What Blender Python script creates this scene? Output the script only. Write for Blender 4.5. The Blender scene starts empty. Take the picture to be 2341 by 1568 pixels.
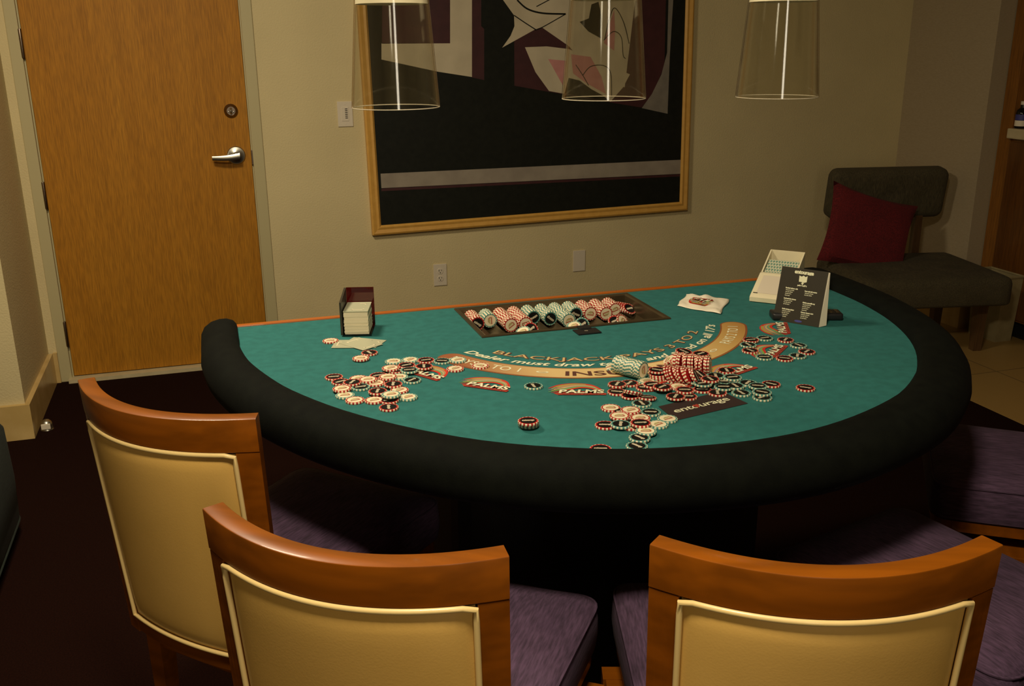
import bpy, bmesh, math, random
from mathutils import Vector, Matrix
random.seed(7)
S = bpy.context.scene
COL = S.collection
PI = math.pi
# ---------------------------------------------------------------- camera
def make_camera():
    f, pit, yaw, roll = 2198.74, .3040, .3041, -.0088
    c, s, cp, sp = math.cos(yaw), math.sin(yaw), math.cos(pit), math.sin(pit)
    right = Vector((c, -s, 0)); fh = Vector((s, c, 0))
    fw = fh*cp + Vector((0, 0, -sp)); up = fh*sp + Vector((0, 0, cp))
    cr, sr = math.cos(roll), math.sin(roll)
    r2 = right*cr + up*sr; u2 = up*cr - right*sr
    m = Matrix((r2, u2, -fw)).transposed().to_4x4()
    m.translation = (0, -4.7892, 1.5365)
    cam = bpy.data.cameras.new('camera'); o = bpy.data.objects.new('camera', cam)
    COL.objects.link(o); o.matrix_world = m
    cam.sensor_width = 36; cam.lens = f*36/2341; cam.clip_start = .05
    S.camera = o
make_camera()
S.view_settings.view_transform = 'Standard'; S.view_settings.look = 'None'
S.view_settings.gamma = 1; S.view_settings.use_curve_mapping = False
S.view_settings.exposure = 0.0
w = bpy.data.worlds.new('world'); S.world = w; w.use_nodes = True
w.node_tree.nodes['Background'].inputs[0].default_value = (.9, .72, .45, 1)
w.node_tree.nodes['Background'].inputs[1].default_value = 0.006
def area(name, loc, target, size, power, col, sy=None):
    l = bpy.data.lights.new(name, 'AREA'); l.size = size; l.energy = power; l.color = col
    if sy: l.shape = 'RECTANGLE'; l.size_y = sy
    o = bpy.data.objects.new(name, l); COL.objects.link(o); o.location = loc
    o.rotation_euler = (Vector(target)-Vector(loc)).to_track_quat('-Z', 'Y').to_euler()
    return o
WARM = (1.0, .85, .62)
area('ceiling_light', (-.35, -2.15, 2.6), (-.1, -1.7, 0), .4, 40, WARM, .4)
area('room_light', (.05, -4.30, 2.66), (.25, -3.9, .5), .30, 46, WARM, .3)
area('rear_fill_strip', (.10, -6.5, 1.55), (.3, -3, 1.0), .34, 12, (1, .88, .68), 1.7)  # added unseen strip behind the camera: streaks on lamp glass, fill on chair backs
# ---------------------------------------------------------------- materials
def mat(name, col, rough=.6, metal=0, spec=.5, coat=0, sheen=0):
    m = bpy.data.materials.new(name); m.use_nodes = True
    b = m.node_tree.nodes['Principled BSDF']
    b.inputs['Base Color'].default_value = (*col, 1); b.inputs['Roughness'].default_value = rough
    b.inputs['Metallic'].default_value = metal; b.inputs['Specular IOR Level'].default_value = spec
    b.inputs['Coat Weight'].default_value = coat; b.inputs['Sheen Weight'].default_value = sheen
    return m
def noisy(name, c1, c2, scale=20, rough=.6, stretch=(1, 1, 1), bump=0, bscale=None, detail=4, coat=0, spec=.5, lo=.35, hi=.65, sheen=0):
    m = mat(name, c1, rough, 0, spec, coat, sheen); nt = m.node_tree; n = nt.nodes; L = nt.links
    b = n['Principled BSDF']
    tc = n.new('ShaderNodeTexCoord'); mp = n.new('ShaderNodeMapping'); mp.inputs['Scale'].default_value = stretch
    nz = n.new('ShaderNodeTexNoise'); nz.inputs['Scale'].default_value = scale; nz.inputs['Detail'].default_value = detail
    cr = n.new('ShaderNodeValToRGB'); cr.color_ramp.elements[0].position = lo; cr.color_ramp.elements[1].position = hi
    cr.color_ramp.elements[0].color = (*c1, 1); cr.color_ramp.elements[1].color = (*c2, 1)
    L.new(tc.outputs['Object'], mp.inputs[0]); L.new(mp.outputs[0], nz.inputs['Vector'])
    L.new(nz.outputs['Fac'], cr.inputs[0]); L.new(cr.outputs[0], b.inputs['Base Color'])
    if bump:
        n2 = n.new('ShaderNodeTexNoise'); n2.inputs['Scale'].default_value = bscale or scale; n2.inputs['Detail'].default_value = 3
        L.new(tc.outputs['Object'], n2.inputs['Vector'])
        bp = n.new('ShaderNodeBump'); bp.inputs['Strength'].default_value = bump; bp.inputs['Distance'].default_value = .004
        L.new(n2.outputs['Fac'], bp.inputs['Height']); L.new(bp.outputs[0], b.inputs['Normal'])
    return m
def fabric(name, c1, c2, sc=260, axis='X'):
    m = noisy(name, c1, c2, 9, .95, lo=.3, hi=.7); nt = m.node_tree; n = nt.nodes; L = nt.links
    tc = n.new('ShaderNodeTexCoord'); mp = n.new('ShaderNodeMapping')
    mp.inputs['Scale'].default_value = (1, .12, 1) if axis == 'X' else (.12, 1, 1)
    nz = n.new('ShaderNodeTexNoise'); nz.inputs['Scale'].default_value = sc; nz.inputs['Detail'].default_value = 3
    L.new(tc.outputs['Object'], mp.inputs[0]); L.new(mp.outputs[0], nz.inputs['Vector'])
    b = n['Principled BSDF']; base = b.inputs['Base Color'].links[0].from_socket
    mx = n.new('ShaderNodeMix'); mx.data_type = 'RGBA'; mx.blend_type = 'MULTIPLY'; mx.inputs[0].default_value = 1
    r = n.new('ShaderNodeMapRange'); r.inputs[1].default_value = .3; r.inputs[2].default_value = .7; r.inputs[3].default_value = .55; r.inputs[4].default_value = 1.35
    L.new(nz.outputs['Fac'], r.inputs[0]); L.new(base, mx.inputs[6]); L.new(r.outputs[0], mx.inputs[7]); L.new(mx.outputs[2], b.inputs['Base Color'])
    bp = n.new('ShaderNodeBump'); bp.inputs['Strength'].default_value = .35; bp.inputs['Distance'].default_value = .001
    L.new(nz.outputs['Fac'], bp.inputs['Height']); L.new(bp.outputs[0], b.inputs['Normal'])
    return m
def glassy(name, tint=(1, 1, 1), edge=.35, gloss=.9, rough=.07):
    m = bpy.data.materials.new(name); m.use_nodes = True; nt = m.node_tree; n = nt.nodes; L = nt.links
    for x in list(n):
        if x.type != 'OUTPUT_MATERIAL': n.remove(x)
    out = [x for x in n if x.type == 'OUTPUT_MATERIAL'][0]
    tr = n.new('ShaderNodeBsdfTransparent'); gl = n.new('ShaderNodeBsdfGlossy'); gl.inputs['Roughness'].default_value = rough
    gl.inputs['Color'].default_value = (gloss, gloss, gloss, 1)
    lw = n.new('ShaderNodeLayerWeight'); lw.inputs['Blend'].default_value = .5
    pw_ = n.new('ShaderNodeMath'); pw_.operation = 'POWER'; pw_.inputs[1].default_value = 5
    ma = n.new('ShaderNodeMath'); ma.operation = 'MULTIPLY_ADD'; ma.inputs[1].default_value = .6; ma.inputs[2].default_value = .06
    cr = n.new('ShaderNodeValToRGB'); cr.color_ramp.elements[0].color = (*tint, 1); cr.color_ramp.elements[1].color = (tint[0]*edge, tint[1]*edge*.85, tint[2]*edge*.6, 1)
    cr.color_ramp.elements[0].position = .82; cr.color_ramp.elements[1].position = 1.0
    mx = n.new('ShaderNodeMixShader')
    L.new(lw.outputs['Facing'], cr.inputs[0]); L.new(cr.outputs[0], tr.inputs[0]); L.new(lw.outputs['Facing'], pw_.inputs[0]); L.new(pw_.outputs[0], ma.inputs[0]); L.new(ma.outputs[0], mx.inputs[0])
    L.new(tr.outputs[0], mx.inputs[1]); L.new(gl.outputs[0], mx.inputs[2]); L.new(mx.outputs[0], out.inputs[0])
    return m
def woodgrain(name, c1, c2, c3, axis='Z', rough=.35, coat=.2, sc=3.0):
    m = mat(name, c1, rough, 0, .5, coat); nt = m.node_tree; n = nt.nodes; L = nt.links; b = n['Principled BSDF']
    tc = n.new('ShaderNodeTexCoord'); mp = n.new('ShaderNodeMapping')
    st = {'Z': (7, 7, .35), 'X': (.25, 2, 2), 'Y': (7, .35, 7)}[axis]
    mp.inputs['Scale'].default_value = st
    nz = n.new('ShaderNodeTexNoise'); nz.inputs['Scale'].default_value = sc*.6; nz.inputs['Detail'].default_value = 5; nz.inputs['Distortion'].default_value = .6
    n2 = n.new('ShaderNodeTexNoise'); n2.inputs['Scale'].default_value = sc*9; n2.inputs['Detail'].default_value = 2
    cr = n.new('ShaderNodeValToRGB'); e = cr.color_ramp.elements
    e[0].position = .3; e[0].color = (*c1, 1); e[1].position = .72; e[1].color = (*c3, 1); k = e.new(.5); k.color = (*c2, 1)
    r = n.new('ShaderNodeMapRange'); r.inputs[1].default_value = .35; r.inputs[2].default_value = .65; r.inputs[3].default_value = .78; r.inputs[4].default_value = 1.15
    mx = n.new('ShaderNodeMix'); mx.data_type = 'RGBA'; mx.blend_type = 'MULTIPLY'; mx.inputs[0].default_value = 1
    L.new(tc.outputs['Object'], mp.inputs[0]); L.new(mp.outputs[0], nz.inputs['Vector']); L.new(mp.outputs[0], n2.inputs['Vector'])
    L.new(nz.outputs['Fac'], cr.inputs[0]); L.new(n2.outputs['Fac'], r.inputs[0]); L.new(cr.outputs[0], mx.inputs[6]); L.new(r.outputs[0], mx.inputs[7]); L.new(mx.outputs[2], b.inputs['Base Color'])
    return m
M = {}
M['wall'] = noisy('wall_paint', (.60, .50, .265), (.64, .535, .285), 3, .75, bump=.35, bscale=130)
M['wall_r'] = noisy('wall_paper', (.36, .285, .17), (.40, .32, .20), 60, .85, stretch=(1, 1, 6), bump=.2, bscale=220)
M['frame_paint'] = mat('door_frame_paint', (.46, .40, .21), .55)
M['door'] = woodgrain('door_veneer', (.355, .145, .006), (.385, .160, .008), (.415, .178, .010), 'Z', .6, 0, 5)
M['door'].node_tree.nodes['Principled BSDF'].inputs['Specular IOR Level'].default_value = .3
M['marble'] = noisy('tan_marble', (.50, .34, .12), (.60, .42, .17), 9, .25, detail=8)
M['carpet'] = noisy('carpet', (.009, .0028, .0016), (.015, .0045, .0026), 240, 1, bump=.6, bscale=500, spec=.05)
M['white'] = mat('white_plastic', (.68, .60, .46), .4)
M['dark'] = mat('dark_slot', (.02, .018, .012), .6)
M['black'] = mat('black_plastic', (.012, .012, .012), .4)
M['chrome'] = mat('satin_nickel', (.52, .50, .42), .33, 1)
M['bronze'] = mat('dark_nickel', (.22, .17, .13), .3, 1)
M['gold'] = noisy('gilded_frame', (.60, .32, .06), (.65, .36, .075), 30, .42, coat=.2)
M['rail'] = noisy('black_padding', (.002, .0027, .0016), (.0035, .0045, .0026), 30, .85, spec=.12, bump=.15, bscale=600)
M['felt'] = noisy('green_felt', (.010, .118, .108), (.014, .142, .130), 45, .95, bump=.15, bscale=500)
M['edge_wood'] = mat('orange_edge_wood', (.40, .10, .008), .4, coat=.3)
M['chair_wood'] = woodgrain('chair_wood', (.175, .046, .0015), (.20, .054, .002), (.225, .063, .0025), 'X', .34, .1, 2)
M['chair_wood'].node_tree.nodes['Principled BSDF'].inputs['Specular IOR Level'].default_value = .3
M['leather'] = noisy('tan_leather', (.66, .405, .10), (.71, .44, .115), 6, .42, bump=.04, bscale=300, coat=.1)
M['leather2'] = mat('tan_leather_piping', (.78, .58, .24), .38, coat=.2)
M['purple'] = fabric('purple_fabric', (.058, .030, .062), (.092, .050, .094))
M['dkseat'] = fabric('dark_fabric', (.018, .014, .020), (.028, .022, .028))
M['cream'] = mat('chip_cream', (.78, .69, .46), .45)
M['red'] = mat('chip_red', (.36, .012, .012), .4)
M['teal'] = mat('chip_green', (.075, .24, .20), .4)
M['blackface'] = mat('chip_black', (.005, .005, .0045), .5, spec=.2)
M['logo_tan'] = mat('chip_logo_tan', (.42, .34, .14), .5)
M['logo_red'] = mat('chip_logo_red', (.42, .10, .06), .5)
M['bar'] = mat('chip_lettering', (.60, .52, .36), .5)
M['olive'] = fabric('olive_tweed', (.052, .042, .018), (.070, .056, .026), 300)
M['maroon'] = fabric('maroon_cotton', (.10, .004, .006), (.13, .006, .008), 200)
M['dkwood'] = woodgrain('dark_leg_wood', (.07, .034, .012), (.09, .045, .016), (.11, .056, .02), 'Z', .4, .2)
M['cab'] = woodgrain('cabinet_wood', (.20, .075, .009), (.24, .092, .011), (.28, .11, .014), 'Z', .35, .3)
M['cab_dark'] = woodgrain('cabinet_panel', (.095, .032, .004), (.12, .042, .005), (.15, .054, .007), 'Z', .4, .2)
M['stone'] = noisy('pale_stone', (.50, .42, .24), (.56, .47, .28), 30, .4)
M['tile'] = None
M['bin'] = noisy('beige_bin', (.26, .21, .10), (.31, .25, .125), 20, .5)
M['acrylic_red'] = glassy('smoked_red_acrylic', (.42, .04, .035), .6, .9, .05)
M['glass'] = glassy('clear_glass', (.965, .96, .93), .5)
M['shade'] = mat('white_shade', (.80, .72, .50), .6)
M['paper'] = mat('paper', (.80, .72, .55), .7)
M['card'] = mat('card_back', (.42, .42, .28), .4)
M['cardedge'] = noisy('card_edges', (.66, .58, .38), (.80, .72, .50), 40, .6, stretch=(.2, .2, 18))
M['shoe'] = mat('ivory_plastic', (.78, .70, .47), .35)
M['print_black'] = mat('printed_black', (.035, .030, .020), .35)
M['tray'] = noisy('dark_metal_tray', (.085, .060, .030), (.11, .080, .040), 12, .27)
M['tray'].node_tree.nodes['Principled BSDF'].inputs['Metallic'].default_value = .5
def tile_mat():
    m = mat('stone_tile', (.36, .22, .07), .35); nt = m.node_tree; n = nt.nodes; L = nt.links; b = n['Principled BSDF']
    tc = n.new('ShaderNodeTexCoord'); br = n.new('ShaderNodeTexBrick'); br.offset = 0; br.inputs['Scale'].default_value = 1
    br.inputs['Brick Width'].default_value = .6; br.inputs['Row Height'].default_value = .6; br.inputs['Mortar Size'].default_value = .004
    br.inputs['Color1'].default_value = (.33, .20, .06, 1); br.inputs['Color2'].default_value = (.41, .27, .09, 1); br.inputs['Mortar'].default_value = (.20, .13, .05, 1)
    mp = n.new('ShaderNodeMapping'); mp.inputs['Location'].default_value = (.07, .12, 0)
    L.new(tc.outputs['Object'], mp.inputs[0]); L.new(mp.outputs[0], br.inputs[0]); L.new(br.outputs[0], b.inputs['Base Color'])
    return m
M['tile'] = tile_mat()
# ---------------------------------------------------------------- helpers
def link(name, bm, mats, parent=None, smooth=False, recalc=True, crisp=True):
    if recalc: bmesh.ops.recalc_face_normals(bm, faces=bm.faces)
    else: bm.normal_update()
    me = bpy.data.meshes.new(name); bm.to_mesh(me); bm.free()
    for m in (mats if isinstance(mats, (list, tuple)) else [mats]): me.materials.append(M[m] if isinstance(m, str) else m)
    if smooth:
        for p in me.polygons: p.use_smooth = True
        if crisp: me.set_sharp_from_angle(angle=math.radians(38))
    o = bpy.data.objects.new(name, me); COL.objects.link(o)
    if parent: o.parent = parent
    return o
def tag(o, label, cat, group=None):
    o['label'] = label; o['category'] = cat
    if group: o['group'] = group
    return o
def struct(o): o['kind'] = 'structure'; return o
def thing(name, label, cat, loc=(0, 0, 0), rz=0, group=None):
    o = bpy.data.objects.new(name, None); COL.objects.link(o); o.location = loc; o.rotation_euler = (0, 0, rz)
    o.empty_display_size = .05
    return tag(o, label, cat, group)
def dup_tree(o, parent=None):
    c = o.copy(); COL.objects.link(c); c.parent = parent
    for ch in [x for x in bpy.data.objects if x.parent == o]: dup_tree(ch, c)
    return c
def box(bm, lo, hi, bev=0, mi=0, seg=2):
    ctr = [(a+b)/2 for a, b in zip(lo, hi)]; sz = [abs(b-a) for a, b in zip(lo, hi)]
    r = bmesh.ops.create_cube(bm, size=1, matrix=Matrix.Translation(ctr) @ Matrix.Diagonal((*sz, 1)))
    fs = {f for v in r['verts'] for f in v.link_faces}
    for f in fs: f.material_index = mi
    if bev:
        es = list({e for v in r['verts'] for e in v.link_edges})
        g = bmesh.ops.bevel(bm, geom=es, offset=bev, segments=seg, affect='EDGES', profile=.6)
        for f in g['faces']: f.material_index = mi
def B(*a, **k): bm = bmesh.new(); box(bm, *a, **k); return bm
def loft(bm, rings, closed=True, cap=True, mi=0):
    rs = [[bm.verts.new(p) for p in r] for r in rings]; n = len(rs[0])
    for a, b in zip(rs, rs[1:]):
        for i in range(n if closed else n-1):
            j = (i+1) % n
            f = bm.faces.new((a[i], a[j], b[j], b[i])); f.material_index = mi
    if cap and closed:
        for r in (rs[0], rs[-1]):
            try: bm.faces.new(r).material_index = mi
            except ValueError: pass
    return rs
def lathe(bm, prof, n=32, mi=0, c=(0, 0, 0), cap=False):
    rings = [[(c[0]+r*math.cos(2*PI*i/n), c[1]+r*math.sin(2*PI*i/n), c[2]+z) for i in range(n)] for r, z in prof]
    return loft(bm, rings, True, cap, mi)
def tube(bm, pts, r, n=8, closed=False, mi=0):
    pts = [Vector(p) for p in pts]; N = len(pts); rings = []; prev = None
    for i, p in enumerate(pts):
        if closed: t = pts[(i+1) % N]-pts[i-1]
        else: t = pts[min(i+1, N-1)]-pts[max(i-1, 0)]
        t.normalize()
        u = prev if prev else (Vector((0, 0, 1)) if abs(t.z) < .9 else Vector((1, 0, 0)))
        u = (u - t*u.dot(t)).normalized(); v = t.cross(u); prev = u
        rings.append([p+(u*math.cos(2*PI*k/n)+v*math.sin(2*PI*k/n))*r for k in range(n)])
    if closed: rings.append(rings[0])
    loft(bm, rings, True, not closed, mi)
    if closed: bmesh.ops.remove_doubles(bm, verts=bm.verts, dist=1e-6)
def prism(bm, pts, z0, z1, mi=0):
    loft(bm, [[(x, y, z0) for x, y in pts], [(x, y, z1) for x, y in pts]], True, True, mi)
def poly(bm, pts3, mi=0):
    f = bm.faces.new([bm.verts.new(p) for p in pts3]); f.material_index = mi; return f
def smooth_pts(P, k=6, closed=False):
    out = []; n = len(P); rng = n if closed else n-1
    g = (lambda i: P[i % n]) if closed else (lambda i: P[max(0, min(n-1, i))])
    for i in range(rng):
        p0, p1, p2, p3 = (Vector(g(i+d)) for d in (-1, 0, 1, 2))
        for j in range(k):
            t = j/k
            out.append(.5*((2*p1)+(p2-p0)*t+(2*p0-5*p1+4*p2-p3)*t*t+(3*p1-p0-3*p2+p3)*t**3))
    if not closed: out.append(Vector(P[-1]))
    return out
def text_mesh(txt, size, off=0.0, space=1.0, shear=0.0, res=3):
    c = bpy.data.curves.new('t', 'FONT'); c.body = txt; c.size = size; c.offset = off; c.space_character = space; c.shear = shear
    c.resolution_u = res; c.align_x = 'CENTER'; c.fill_mode = 'FRONT'
    o = bpy.data.objects.new('t', c); COL.objects.link(o)
    dg = bpy.context.evaluated_depsgraph_get(); me = bpy.data.meshes.new_from_object(o.evaluated_get(dg))
    V = [tuple(v.co) for v in me.vertices]; F = [tuple(p.vertices) for p in me.polygons]
    bpy.data.objects.remove(o); bpy.data.curves.remove(c); bpy.data.meshes.remove(me)
    return V, F
def add_vf(bm, V, F, fn, mi=0):
    vs = [bm.verts.new(fn(*v[:2])) for v in V]
    for f in F:
        try: bm.faces.new([vs[i] for i in f]).material_index = mi
        except ValueError: pass
def put_text(bm, txt, size, fn, mi=0, off=0.0, space=1.0, shear=0.0, width=None, sy=1):
    V, F = text_mesh(txt, size, off, space, shear)
    if not V: return
    x0 = min(v[0] for v in V); x1 = max(v[0] for v in V); k = width/(x1-x0) if width else 1; cx = (x0+x1)/2
    add_vf(bm, [((v[0]-cx)*k, v[1]*sy) for v in V], F, fn, mi)
ZT = .848
# ---------------------------------------------------------------- room shell
def wall(name, boxes, m='wall'):
    bm = bmesh.new()
    for lo, hi in boxes: box(bm, lo, hi)
    return struct(link(name, bm, m))
wall('floor', [((-3, -6.6, -.1), (3.13, .12, 0))], 'carpet')
wall('floor_tiled', [((3.13, -6.6, -.1), (6, .12, .002))], 'tile').name = 'floor.001'
wall('ceiling', [((-3, -6.6, 2.75), (6, .12, 2.85))])
wall('wall_back', [((-3, 0, 0), (-.757, .12, 2.75)), ((.268, 0, 0), (6, .12, 2.75)), ((-.757, 0, 2.13), (.268, .12, 2.75))])
wall('wall_left', [((-.905, -.7, 0), (-.795, 0, 2.75))])
wall('wall_far_left', [((-3.1, -6.6, 0), (-3, .12, 2.75))]).name = 'wall_side'
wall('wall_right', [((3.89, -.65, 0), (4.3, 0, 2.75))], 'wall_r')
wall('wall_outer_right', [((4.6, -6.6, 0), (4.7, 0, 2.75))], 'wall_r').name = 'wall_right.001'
wall('wall_front', [((-3, -6.7, 0), (6, -6.6, 2.75))])
wall('baseboard_left', [((-.795, -.722, 0), (-.775, -.016, .148)), ((-.905, -.722, 0), (-.795, -.70, .148)), ((-.775, -.016, 0), (-.757, 0, .148))], 'marble')
wall('baseboard_back', [((.268, -.018, 0), (3.872, 0, .14))], 'marble')
wall('baseboard_right', [((3.872, -.672, 0), (3.89, 0, .14)), ((3.89, -.672, 0), (3.985, -.65, .14))], 'marble')
# door
dr = struct(link('door_1', B((-.70, .004, .022), (.212, .049, 2.11), bev=.002), 'door'))
bm = bmesh.new()
box(bm, (-.757, -.010, 0), (-.708, .10, 2.16), bev=.003); box(bm, (.219, -.010, 0), (.270, .10, 2.16), bev=.003); box(bm, (-.757, -.010, 2.116), (.270, .10, 2.165), bev=.003)
box(bm, (-.709, .012, 0), (-.702, .10, 2.12)); box(bm, (.2135, .012, 0), (.220, .10, 2.12)); box(bm, (-.709, .051, 0), (.22, .06, 2.12), mi=1)
link('door_frame', bm, ['frame_paint', 'dark'], dr)
for z in (.234, .888, 1.544):
    bm = bmesh.new(); lathe(bm, [(0, -.062), (.006, -.062), (.0075, -.057), (.0075, .057), (.006, .062), (0, .062)], 12, c=(-.7055, -.006, z))
    for k in (-.02, .02): lathe(bm, [(.0079, k-.001), (.0079, k+.001)], 12, c=(-.7055, -.006, z))
    box(bm, (-.712, -.001, z-.055), (-.699, .006, z+.055)); link('hinge', bm, 'bronze', dr, True)
def disc_y(bm, x, y, z, prof, n=32, mi=0):
    rings = [[(x+r*math.cos(2*PI*i/n), y-d, z+r*math.sin(2*PI*i/n)) for i in range(n)] for r, d in prof]
    loft(bm, rings, True, True, mi)
bm = bmesh.new(); disc_y(bm, .143, .004, 1.032, [(.043, 0), (.043, .004), (.039, .009), (.018, .012), (.014, .016), (.013, .045)])
h = link('door_handle', bm, 'chrome', dr, True)
bm = bmesh.new()
rings = []
for t in range(13):
    u = t/12; x = .158-u*.125; y = -.047-.004*math.sin(u*PI)+u*.012; hz = .0150*(1-.35*u); z = 1.033-.006*u-.004*math.sin(u*PI)
    rings.append([(x, y-.005, z-hz), (x, y-.008, z-hz*.5), (x, y-.008, z+hz*.5), (x, y-.005, z+hz), (x, y+.005, z+hz*.8), (x, y+.005, z-hz*.8)])
loft(bm, rings); link('lever', bm, 'chrome', h, True)
bm = bmesh.new(); disc_y(bm, .138, .004, 1.238, [(.0315, 0), (.0315, .006), (.027, .012), (.022, .016), (.0205, .022), (.0195, .019), (.016, .019)])
k = link('deadbolt', bm, 'bronze', dr, True)
bm = bmesh.new()
tube(bm, smooth_pts([(.138, -.016, 1.226), (.137, -.026, 1.232), (.138, -.028, 1.240), (.138, -.018, 1.250)], 4), .0048, 8)
for s in (-1, 1): disc_y(bm, .138+s*.011, -.013, 1.234, [(.0035, 0), (.0035, .006), (.002, .007)], 10)
link('thumb_turn', bm, 'chrome', k, True)
bm = bmesh.new(); box(bm, (.212, -.004, .985), (.222, .01, 1.055), bev=.001); link('strike_plate', bm, 'bronze', dr)
wall('trim_1', [((-.72, -.045, 0), (.23, .02, .018))], 'stone')
# wall plates
def plate(cx, cz, label, kind, hh=.0575, w=.035):
    t = tag(link('wall_plate' if kind != 'keypad' else 'wall_keypad', B((cx-w, -.006, cz-hh), (cx+w, 0, cz+hh), bev=.002), 'white'), label, 'wall plate' if kind != 'keypad' else 'wall control')
    if kind == 'outlet':
        t.name = 'electrical_outlet'; t['category'] = 'outlet'
        for s in (-1, 1):
            z = cz+s*.0195; bm = bmesh.new(); disc_y(bm, cx, -.005, z, [(.0165, 0), (.0165, .002), (.0155, .003)], 24)
            o = link('socket', bm, 'white', t, False)
            bm = bmesh.new(); box(bm, (cx-.008, -.0088, z+.000), (cx-.0052, -.0075, z+.009)); box(bm, (cx+.0052, -.0088, z+.001), (cx+.0075, -.0075, z+.0085)); disc_y(bm, cx, -.0075, z-.0075, [(.0028, 0), (.0028, .0012)], 10)
            link('socket_slots', bm, 'dark', o)
    if kind == 'keypad':
        bm = bmesh.new(); box(bm, (cx-.017, -.008, cz-.033), (cx+.017, -.005, cz+.033), bev=.001); o = link('button_panel', bm, 'white', t)
        bm = bmesh.new()
        for i in range(6): box(bm, (cx-.0005, -.0092, cz+.0225-i*.0085), (cx+.0115, -.0078, cz+.0260-i*.0085))
        link('indicator_bars', bm, 'dark', t)
        for zz in (-.046, .046): bm = bmesh.new(); disc_y(bm, cx, -.005, cz+zz, [(.003, 0), (.003, .0018)], 10); link('screw', bm, 'white', t)
    if kind == 'blank':
        for zz in (-.042, .042): bm = bmesh.new(); disc_y(bm, cx, -.005, cz+zz, [(.003, 0), (.003, .0018)], 10); link('screw', bm, 'white', t)
plate(*(0.6674, 1.2077), 'white wall keypad with a column of six dark bars beside the door', 'keypad', .0595, .0365)
plate(*(1.1123, 0.3761), 'white double electrical outlet low on the wall behind the table', 'outlet')
plate(*(1.8892, 0.3924), 'plain white blank plate on the wall below the picture', 'blank')
# doorstop
st = thing('doorstop', 'small chrome dome doorstop on the carpet by the marble baseboard', 'doorstop', (-.742, -.625, 0))
bm = bmesh.new(); lathe(bm, [(0, .042), (.012, .040), (.021, .031), (.024, .018), (.024, .004), (.026, 0), (0, 0)], 20); link('dome', bm, 'chrome', st, True)
bm = bmesh.new(); box(bm, (-.018, -.026, .006), (.018, -.018, .03), bev=.003); link('bumper', bm, 'white', st)
# ---------------------------------------------------------------- picture
pic = thing('framed_painting', 'large abstract painting in black, cream, maroon and pink with gilded frame', 'painting', (1.642, -.03, .62))
TH = math.atan2(.6374-.6114, 2.5188-.7656)
OX = pic.location
def pl(x, z, y):  # wall coordinates -> picture-local
    return (x-OX.x, y-OX.y, z-OX.z)
bm = bmesh.new()
c, s = math.cos(TH), math.sin(TH)
def fr(u, v, y): return pl(.7656+u*c-v*s, .6114+u*s+v*c, y)
Wd = 1.7533; Hh = 1.50; fw_ = .047
def member(us, vs):  # quad outline list of 4 (u,v): outer a, outer b, inner b, inner a
    a, b_, c_, d = us
    prof = [(0, 0), (0, -.030), (.18, -.034), (.55, -.030), (.80, -.033), (1, -.024), (1, 0)]
    rA = [fr(a[0]+(d[0]-a[0])*t, a[1]+(d[1]-a[1])*t, y) for t, y in prof]
    rB = [fr(b_[0]+(c_[0]-b_[0])*t, b_[1]+(c_[1]-b_[1])*t, y) for t, y in prof]
    loft(bm, [rA, rB])
q = [(0, 0), (Wd, 0), (Wd, Hh), (0, Hh)]; qi = [(fw_, fw_), (Wd-fw_, fw_), (Wd-fw_, Hh-fw_), (fw_, Hh-fw_)]
for i in range(4): member([q[i], q[(i+1) % 4], qi[(i+1) % 4], qi[i]], None)
link('picture_frame', bm, 'gold', pic)
M['cv_black'] = noisy('paint_black', (.005, .006, .003), (.008, .009, .005), 40, .6, spec=.25)
M['cv_cream'] = noisy('paint_cream', (.50, .43, .29), (.58, .50, .34), 8, .7)
M['cv_grey'] = noisy('paint_grey', (.25, .21, .16), (.31, .265, .20), 10, .6)
M['cv_maroon'] = noisy('paint_maroon', (.040, .007, .008), (.052, .010, .011), 20, .6)
M['cv_pink'] = noisy('paint_pink', (.50, .215, .19), (.56, .25, .22), 20, .7)
M['cv_slate'] = noisy('paint_slate', (.17, .15, .12), (.21, .185, .145), 20, .6)
bm = bmesh.new()
loft(bm, [[fr(u, v, y) for u, v in qi] for y in (-.004, -.020)])
cv = link('canvas', bm, 'cv_black', pic)
cm = ['cv_maroon', 'cv_cream', 'cv_grey', 'cv_pink', 'cv_black', 'cv_slate']
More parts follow.
